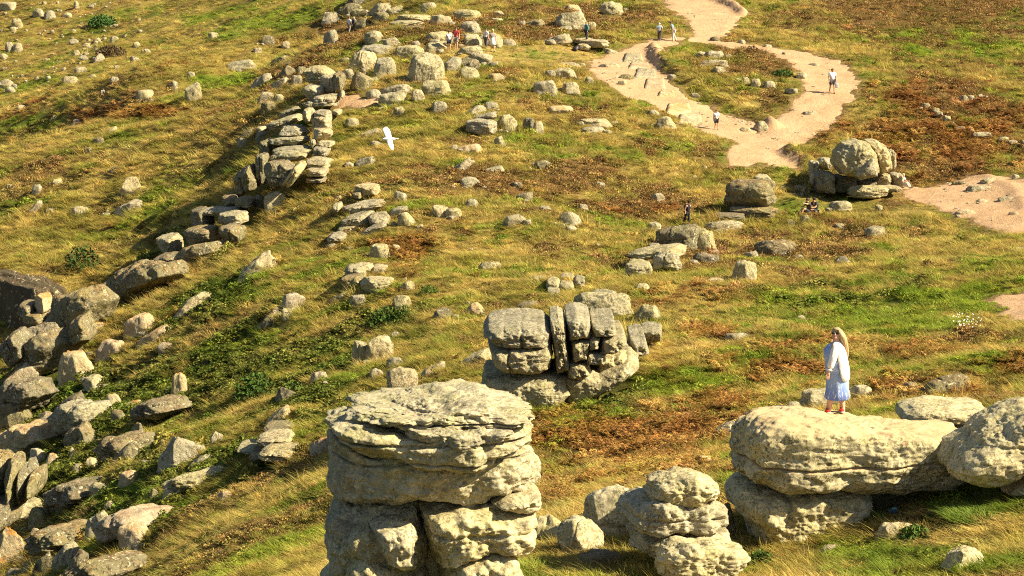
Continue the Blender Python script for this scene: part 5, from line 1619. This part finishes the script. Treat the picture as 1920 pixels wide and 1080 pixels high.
    if pack is not None:
        c = J['che'] * .7 + J['wai'] * .3 + np.array((0, .115, .01)) * s
        P, F = rock_mesh(6, 5, 'b', rough=.3)
        obj('backpack', mesh_np('backpack', P * np.array((.095, .06, .14)) * s, F), cloth('backpack_cloth', pack), root, Vector(c))
        for sg in (-1, 1):
            a = J['che'] + np.array((.06 * sg, -.085, -.06)) * s
            b_ = J['che'] + np.array((.065 * sg, -.02, .085)) * s
            c_ = J['che'] + np.array((.065 * sg, .08, .05)) * s
            skin_obj('strap', [a, b_, c_], [(0, 1), (1, 2)], [.013 * s] * 3, 0, cloth('strap_cloth', pack), root, 1)
    return root, D, J

WHITE, NAVY, CHAR = (.80, .80, .80), (.03, .035, .06), (.07, .065, .075)
r1, D1, J1 = person('walking man in white t-shirt and dark grey shorts on the loop path', (1560, 178), 46, 8, .32, WHITE, (.10, .09, .10), 'shorts', (.16, .09, .06), pose='stand', skin=SKIN_D, wide=1.08)
person('person in white t-shirt and dark shorts with a rucksack where the paths meet', (1343, 247), 38, 4, .06, WHITE, (.05, .045, .06), 'shorts', (.20, .11, .06), pack=(.04, .045, .06))
person('stooping hiker in black with bare arms beside the big wedge block', (1288, 422), 47, 35, .18, (.03, .028, .035), (.03, .028, .03), 'trousers', (.03, .022, .02), lean=.30, skin=SKIN, sleeve='none', pack=(.05, .05, .07))
person('left sitting person of the seated pair, one arm stretched out, below the split boulder', (1517, 402), 52, -70, 0, (.10, .075, .065), (.05, .05, .07), 'shorts', (.09, .06, .045), pose='sit', arms={'elbl': (.2, -.2, .40), 'wril': (.24, -.34, .44), 'hanl': (.25, -.40, .45)})
person('right sitting person of the seated pair, in a dark t-shirt, back bent', (1529, 402), 54, -55, 0, (.055, .055, .06), (.06, .055, .06), 'shorts', (.035, .025, .02), pose='sit')
person('person in pale blue sitting half hidden behind the right end of the split boulder', (1690, 352), 46, 60, 0, (.55, .72, .82), (.6, .58, .5), 'trousers', (.5, .42, .28), pose='sit', lean=.2, D=161.5)
person('hiker in white t-shirt and navy shorts, left of the two above the biggest round boulder', (842, 95), 37, 10, .05, WHITE, NAVY, 'shorts', (.08, .05, .04), pack=(.05, .05, .07))
person('hiker in red top and grey shorts, right of the two above the biggest round boulder', (855, 93), 42, -15, .08, (.42, .06, .06), (.32, .27, .24), 'shorts', (.10, .05, .03), pack=(.16, .03, .05))
person('man in white shirt and dark trousers with black backpack, beside the woman in white dress', (911, 91), 38, -40, .08, WHITE, (.11, .10, .10), 'trousers', (.10, .07, .06), pack=(.03, .03, .03))
person('blond woman in a short white dress at the end of the grass', (924, 97), 42, 15, .06, (.30, .26, .26), (.8, .8, .82), 'skirt', (.66, .52, .28), sleeve='none')
pz = None
person('blond man in teal jacket and dark jeans standing on the flat slab perch', (1099, 76), 35, -60, .05, (.06, .21, .25), (.03, .035, .06), 'trousers', (.42, .30, .13), sleeve='long', D=206.6)
person('white-haired woman in light blue top walking up the path, hands on hips', (1236, 79), 33, 170, .06, (.45, .58, .68), (.06, .05, .07), 'trousers', (.82, .80, .72), pack=None, arms={'elbl': (.21, .05, .68), 'wril': (.12, .03, .56), 'hanl': (.10, .0, .55), 'elbr': (-.2, .05, .68), 'wrir': (-.12, .03, .56), 'hanr': (-.10, .0, .55)})
person('bending man in grey-blue top and pale trousers beside the path top', (1263, 80), 37, -110, .06, (.22, .32, .40), (.62, .60, .52), 'trousers', (.14, .10, .09), lean=.35)
person('hiker in white shirt behind the dark triangular rock, left of two', (655, 62), 30, 150, .06, WHITE, (.35, .30, .24), 'trousers', (.16, .10, .08), pack=None)
person('hiker in grey vest with dark straps, right of two by the dark triangular rock', (664, 58), 26, 165, .06, (.35, .34, .35), (.08, .08, .09), 'trousers', (.7, .62, .5), pack=(.05, .05, .055))
person('walker with bare legs on the path, cut off by the top edge', (1250, 5), 32, 20, .1, (.7, .55, .5), (.25, .2, .2), 'shorts', (.12, .08, .06))
# shopping bag in the walking man's hand, rucksack by the perch
hp = Matrix.Rotation(R(8), 3, 'Z') @ Vector(J1['hanl'])
P, F = rock_mesh(6, 8, 'b', rough=.5)
q = Vector(r1.location) + hp
o = tag(obj('carrier_bag', mesh_np('carrier_bag', P * np.array((.15, .09, .22)), F), cloth('bag_plastic', (.55, .57, .60)), None, q + Vector((.06, 0, -.27))), 'pale grey carrier bag hanging from the walking man\'s hand', 'bag')
obj('handle', (lambda me: me)(mesh_np('handle', np.array([(-.07, 0, .18), (-.07, .02, .2), (0, .0, .30), (0, .02, .30), (.07, 0, .18), (.07, .02, .2)]), np.array([(0, 1, 3, 2), (2, 3, 5, 4)]))), cloth('bag_handle', (.55, .57, .60)), o)
g = ground([1080], [95])[0]
r = empty('rucksack', Vector(g))
tag(r, 'dark rucksack lying on the grass at the left end of the slab perch', 'rucksack')
P, F = rock_mesh(6, 9, 'b', tilt=-35, rough=.3)
obj('bag_body', mesh_np('bag_body', P * np.array((.32, .22, .26)), F), cloth('rucksack_cloth', (.05, .04, .045)), r, (0, 0, .2))
P, F = rock_mesh(5, 10, 'b', tilt=-35, rough=.3)
obj('front_pocket', mesh_np('front_pocket', P * np.array((.14, .1, .16)), F), cloth('rucksack_pocket', (.25, .23, .25)), r, (.06, -.2, .22))

# ------------------------------------------------------------------ the woman on the rock
bm_v = np.array([v.co[:] for v in woman_rock.data.vertices])
pp = woman_rock.parent.location
bm_v = bm_v @ np.array(woman_rock.rotation_euler.to_matrix()).T + np.array(woman_rock.location) + np.array(pp)
bvh = BVHTree.FromPolygons([Vector(v) for v in bm_v], [tuple(p.vertices) for p in woman_rock.data.polygons])
def on_rock(x, y):
    h = bvh.ray_cast(Vector((x, y, 5)), Vector((0, 0, -1)))
    return h[0].z if h[0] is not None else None
DW = None
best = None
for Dt in np.linspace(42.0, 44.6, 60):
    q = at(1567, 773, Dt)
    z = on_rock(q[0], q[1])
    if z is not None and (best is None or abs(z - q[2]) < best[0]):
        best = (abs(z - q[2]), Dt, z)
DW = best[1]
wp = at(1567, 773, DW)
wp[2] = best[2]
K = DW / FPX                           # metres per photograph pixel at the woman
W = empty('person', Vector(wp))
tag(W, 'long-haired blond woman in white shirt and blue dress standing on the flat-topped rock', 'person')
def wx(px_):
    return (px_ - 1567) * K
def wz(py_):
    return (773 - py_) * K / cD
skinW = plain('fair_skin', (.66, .38, .25), .55, .05)
def J_(px_, py_, y):
    return np.array((wx(px_), y, wz(py_)))
names = ['pel', 'wai', 'che', 'nec', 'hea', 'top', 'hl', 'kl', 'al', 'tl', 'hr', 'kr', 'ar', 'tr', 'sl', 'el', 'wl', 'sr', 'er', 'wr']
pts = [J_(1568,708,0), J_(1567,686,0), J_(1566,660,0), J_(1566,640,0), J_(1563.5,629,-.015), J_(1563.5,621,-.012),
       J_(1562,712,-.04), J_(1557,742,-.06), J_(1553,768,-.05), J_(1549,771.5,-.10), J_(1574,712,.06), J_(1578,742,.05), J_(1580.5,768,.0), J_(1578,771.5,-.08),
       J_(1560,644,-.16), J_(1556,668,-.21), J_(1549,690,-.22), J_(1566,645,.17), J_(1560,670,.24), J_(1550,690,.20)]
rad = [.15, .14, .15, .055, .082, .07, .11, .070, .044, .034, .11, .070, .044, .034, .07, .052, .036, .07, .052, .036]
ed = [(0,1),(1,2),(2,3),(3,4),(4,5),(0,6),(6,7),(7,8),(8,9),(0,10),(10,11),(11,12),(12,13),(2,14),(14,15),(15,16),(2,17),(17,18),(18,19)]
# near hand: palm, four fingers and a thumb
h0 = J_(1548, 697, -.225)
i0 = len(pts)
pts.append(h0); rad.append(.032); ed.append((16, i0))
for k, (dx, L) in enumerate(((-.022, .070), (-.007, .080), (.008, .076), (.022, .060))):
    a = h0 + np.array((dx, -.005, -.03))
    b_ = a + np.array((dx * .1 - .006, -.010, -L * .55))
    c_ = b_ + np.array((.004, .012, -L * .45))
    n0 = len(pts)
    pts += [a, b_, c_]
    rad += [.0105, .009, .0075]
    ed += [(i0, n0), (n0, n0 + 1), (n0 + 1, n0 + 2)]
n0 = len(pts)
pts += [h0 + np.array((-.034, -.012, .0)), h0 + np.array((-.046, -.022, -.035))]
rad += [.011, .0085]
ed += [(i0, n0), (n0, n0 + 1)]
skin_obj('body', pts, ed, rad, 0, skinW, W, 2)
# face turned to the camera: nose, sunglasses, mouth, ear
hx, hz = wx(1563), wz(624)
ball('nose', (hx - .018, -.098, hz - .016), (.013, .018, .019), skinW, W, 4)
ball('mouth', (hx - .012, -.088, hz - .052), (.021, .008, .007), plain('lips', (.42, .13, .11), .5), W, 4)
ball('chin', (hx - .006, -.066, hz - .075), (.036, .03, .026), skinW, W, 5)
for sg in (-1, 1):
    ball('sunglasses', (hx - .012 + .036 * sg, -.092, hz + .012), (.030, .011, .021), plain('dark_lens', (.02, .015, .015), .15), W, 5)
ball('ear', (hx + .078, -.02, hz), (.012, .02, .028), skinW, W, 4)
hairm = NT('blond_hair', .45, .35)
gpos = hairm.n('ShaderNodeNewGeometry')
mp = hairm.n('ShaderNodeMapping')
mp.inputs['Scale'].default_value = (60, 60, 4)
hairm.l(gpos.outputs['Position'], mp.inputs['Vector'])
hf = hairm.noise(mp.outputs['Vector'], 1.0, 3)
hairm.bump(hf, .5, .02)
hairm = hairm.out(hairm.mix(hairm.ramp(hf, .35, .65), (.30, .18, .075), (.60, .44, .23)))
# crown and the long fall of hair down the back (screen right)
P, F = cube_sphere(12)
V = P * np.array((.098, .105, .098))
keep = ~((V[:, 1] < -.04) & (V[:, 2] < .052) & (V[:, 0] < .058))
V[~keep] *= np.array((.80, .66, .9))
hair_o = obj('hair', mesh_np('hair', V, F), hairm, W, (wx(1565.5), .008, wz(622.5)))
loft('long_hair', [(wz(673), wx(1585.5), .02, .014, .03), (wz(667), wx(1585.5), .02, .036, .07), (wz(656), wx(1584), .02, .052, .11), (wz(644), wx(1580.5), .01, .066, .13), (wz(633), wx(1577), .0, .078, .13), (wz(624), wx(1572.5), .0, .074, .105), (wz(617), wx(1569), .0, .05, .07)], hairm, W, 26, folds=.07, seed=2)
# dress: blue, patterned and gathered, darker towards the hem
dm = NT('blue_dress_cloth', .85, .15)
gp = dm.n('ShaderNodeNewGeometry')
oc = dm.n('ShaderNodeTexCoord')
sx = dm.n('ShaderNodeSeparateXYZ')
dm.l(oc.outputs['Object'], sx.inputs[0])
hue = dm.ramp(sx.outputs['Z'], wz(748), wz(715))
mp = dm.n('ShaderNodeMapping')
mp.inputs['Scale'].default_value = (38, 38, 9)
dm.l(gp.outputs['Position'], mp.inputs['Vector'])
nf = dm.noise(mp.outputs['Vector'], 1.0, 4, .7)
blue = dm.mix(hue, (.09, .155, .50), (.27, .38, .62))
dmat = dm.out(dm.mix(dm.ramp(nf, .54, .66), blue, (.74, .78, .84)))
loft('dress', [(wz(748), wx(1568), 0, .205, .21), (wz(746), wx(1568), 0, .228, .235), (wz(735), wx(1569), 0, .222, .235), (wz(720), wx(1569), 0, .212, .225), (wz(705), wx(1568), 0, .212, .215), (wz(690), wx(1566), 0, .20, .195),
               (wz(676), wx(1563.5), 0, .195, .185), (wz(664), wx(1560), -.01, .185, .185), (wz(655), wx(1558), -.01, .165, .18), (wz(647), wx(1559), 0, .11, .15), (wz(643), wx(1562), 0, .06, .09)], dmat, W, 40, folds=.035, seed=1)
# open white shirt: back panel wraps the right side, front edge hangs open
wt = NT('white_linen', .9, .1)
wg = wt.n('ShaderNodeNewGeometry')
wmp = wt.n('ShaderNodeMapping')
wmp.inputs['Scale'].default_value = (9, 9, 3)
wmp.inputs['Rotation'].default_value = (0, .35, 0)
wt.l(wg.outputs['Position'], wmp.inputs['Vector'])
wf = wt.noise(wmp.outputs['Vector'], 1.0, 4, .6, .8)
wt.bump(wf, .6, .08)
wm = wt.out(wt.mix(wt.ramp(wf, .35, .6), (.82, .78, .71), (.88, .84, .77)))
def shell(name, rows, a0, a1, mat, seg=22):
    V, F = [], []
    for z, cx, cyy, rx, ry in rows:
        for a in np.linspace(a0, a1, seg):
            V.append((cx + rx * math.cos(a), cyy + ry * math.sin(a), z))
    m = len(rows)
    i = np.arange(m * seg).reshape(m, seg)
    F = np.stack([i[:-1, :-1], i[:-1, 1:], i[1:, 1:], i[1:, :-1]], -1).reshape(-1, 4)
    o = obj(name, mesh_np(name, np.array(V), F), mat, W)
    sd_ = o.modifiers.new('thick', 'SOLIDIFY')
    sd_.thickness = .012
    return o
rows = [(wz(712), wx(1579), 0, .10, .20), (wz(709), wx(1577), 0, .145, .238), (wz(703), wx(1574), 0, .18, .248), (wz(692), wx(1572), 0, .195, .245), (wz(680), wx(1570), 0, .19, .228), (wz(668), wx(1568), 0, .185, .212), (wz(658), wx(1567), 0, .175, .20), (wz(650), wx(1566.5), 0, .155, .19), (wz(644), wx(1566.5), 0, .115, .16), (wz(640), wx(1567), 0, .08, .11), (wz(637.5), wx(1567), 0, .055, .06)]
shell('shirt', rows, R(-97), R(95), wm)
skin_obj('sleeve', [J_(1565, 641, -.07), J_(1562, 646, -.145), J_(1557, 667, -.215), J_(1550.5, 688, -.222)], [(0, 1), (1, 2), (2, 3)], [.060, .086, .080, .068], 0, wm, W, 2)
skin_obj('sleeve', [J_(1566, 641, .07), J_(1566, 646, .15), J_(1560, 670, .22), J_(1551, 688, .20)], [(0, 1), (1, 2), (2, 3)], [.060, .086, .078, .064], 0, wm, W, 2)
skin_obj('cuff', [J_(1551, 686, -.222), J_(1549, 691.5, -.224)], [(0, 1)], [.080, .074], 0, wm, W, 1)
red, cork = plain('red_strap', (.55, .035, .03), .6), plain('cream_sole', (.70, .58, .40), .8)
for a, tl in ((J_(1553, 771, -.05), -.045), (J_(1580, 771, .0), -.01)):
    s_ = ball('sandal', (a[0] - .02, a[1] - .045, .022), (.052, .125, .020), cork, W, 6)
    s_['label'] = 'red sandal with a cream sole'
    ball('strap', (-.012, -.035, .030), (.052, .050, .034), red, s_, 6)
    ball('strap', (.012, .045, .062), (.048, .034, .022), red, s_, 6)

# ------------------------------------------------------------------ gull, pouch, dry stem
gc = at(730, 260, 118)
gl = empty('gull', Vector(gc))
tag(gl, 'white gull in flight with raised wings over the upper slope', 'gull')
kk = 118 / FPX
def gp_(px_, py_, y):
    return ((px_ - 731) * kk, y, (260 - py_) * kk / cD)
gm = NT('gull_feathers', .8, .1)
sx2 = gm.n('ShaderNodeTexCoord')
nn = gm.noise(sx2.outputs['Object'], 9, 3)
gmat = gm.out(gm.mix(gm.ramp(nn, .42, .6), (.78, .79, .80), (.86, .86, .85)))
gv = [gp_(737,261,.0), gp_(727,261,-.02), gp_(721,260.5,-.03), gp_(717.5,261,-.03), gp_(744,260,.02), gp_(748.5,260,.03)]
gr = [(.085,.085), (.10,.10), (.062,.062), (.05,.05), (.06,.03), (.07,.012)]
ge = [(0,1),(1,2),(2,3),(0,4),(4,5)]
body = skin_obj('body', gv, ge, gr, 0, gmat, gl, 2)
def wing(pl, seed):
    # leading edge / trailing edge pairs from root to tip
    V, F = [], []
    for a, b_, y, th in pl:
        A_, B_ = np.array(gp_(*a, y)), np.array(gp_(*b_, y))
        C_ = A_ * .65 + B_ * .35
        V += [A_, C_ + np.array((0, -th, 0)), B_, C_ + np.array((0, th, 0))]
    for k in range(len(pl) - 1):
        for j in range(4):
            F.append((4 * k + j, 4 * k + (j + 1) % 4, 4 * k + 4 + (j + 1) % 4, 4 * k + 4 + j))
    n_ = 4 * (len(pl) - 1)
    F += [(0, 1, 2, 3), (n_ + 3, n_ + 2, n_ + 1, n_)]
    o = obj('wing', mesh_np('wing', np.array(V), np.array(F)), gmat, gl)
    o.modifiers.new('sub', 'SUBSURF').levels = 2
    o.modifiers['sub'].render_levels = 2
wing([((724,263),(740,262),0,.06), ((720.5,255),(738,253),.12,.045), ((717,248),(737,246),.28,.03), ((716,243.5),(731,240),.42,.02), ((717.5,242),(726,239),.5,.008)], 1)
wing([((724,258),(740,260),0,.06), ((725,266),(741,268),-.12,.045), ((728,272),(743,273),-.26,.03), ((733,277.5),(741,277),-.38,.018), ((736,280),(739.5,279),-.44,.008)], 2)
ball('bill', gp_(715.5, 261.3, -.04), (.05, .014, .014), plain('yellow_bill', (.6, .4, .08)), gl, 4)
for sg in (-1, 1):
    ball('eye', gp_(717.5, 260.3, -.03 + .045 * sg), (.01, .006, .01), plain('gull_eye', (.02, .02, .02)), gl, 3)

p = at(1674, 960, 41.2)
r = empty('pouch', Vector((p[0], p[1], p[2])))
tag(r, 'small dark blue pouch lying on the grass under the flat-topped rock', 'pouch')
P, F = rock_mesh(8, 12, 'b', tilt=8, rough=.5)
obj('pouch_body', mesh_np('pouch_body', P * np.array((.075, .05, .04)), F), cloth('navy_nylon', (.02, .05, .075)), r, (0, 0, .02))
P, F = rock_mesh(8, 14, 'b', tilt=-12, rough=.5)
obj('flap', mesh_np('flap', P * np.array((.05, .045, .018)), F), cloth('teal_nylon', (.06, .16, .19)), r, (.03, -.01, .065))
st = list(ground([1606, 1635, 1665, 1700, 1725, 1741], [1000, 990, 979, 974, 971, 965]) + np.array((0, 0, .035)))
c0 = st[0]
o = skin_obj('dry_stem', [q - c0 for q in st], [(i, i + 1) for i in range(5)], [.007, .008, .008, .008, .008, .006], 0, plain('dry_stem_bark', (.42, .29, .16)), None, 1)
o.location = Vector(c0)
tag(o, 'thin dry stem lying across the turf in front of the dark blue pouch', 'stem')
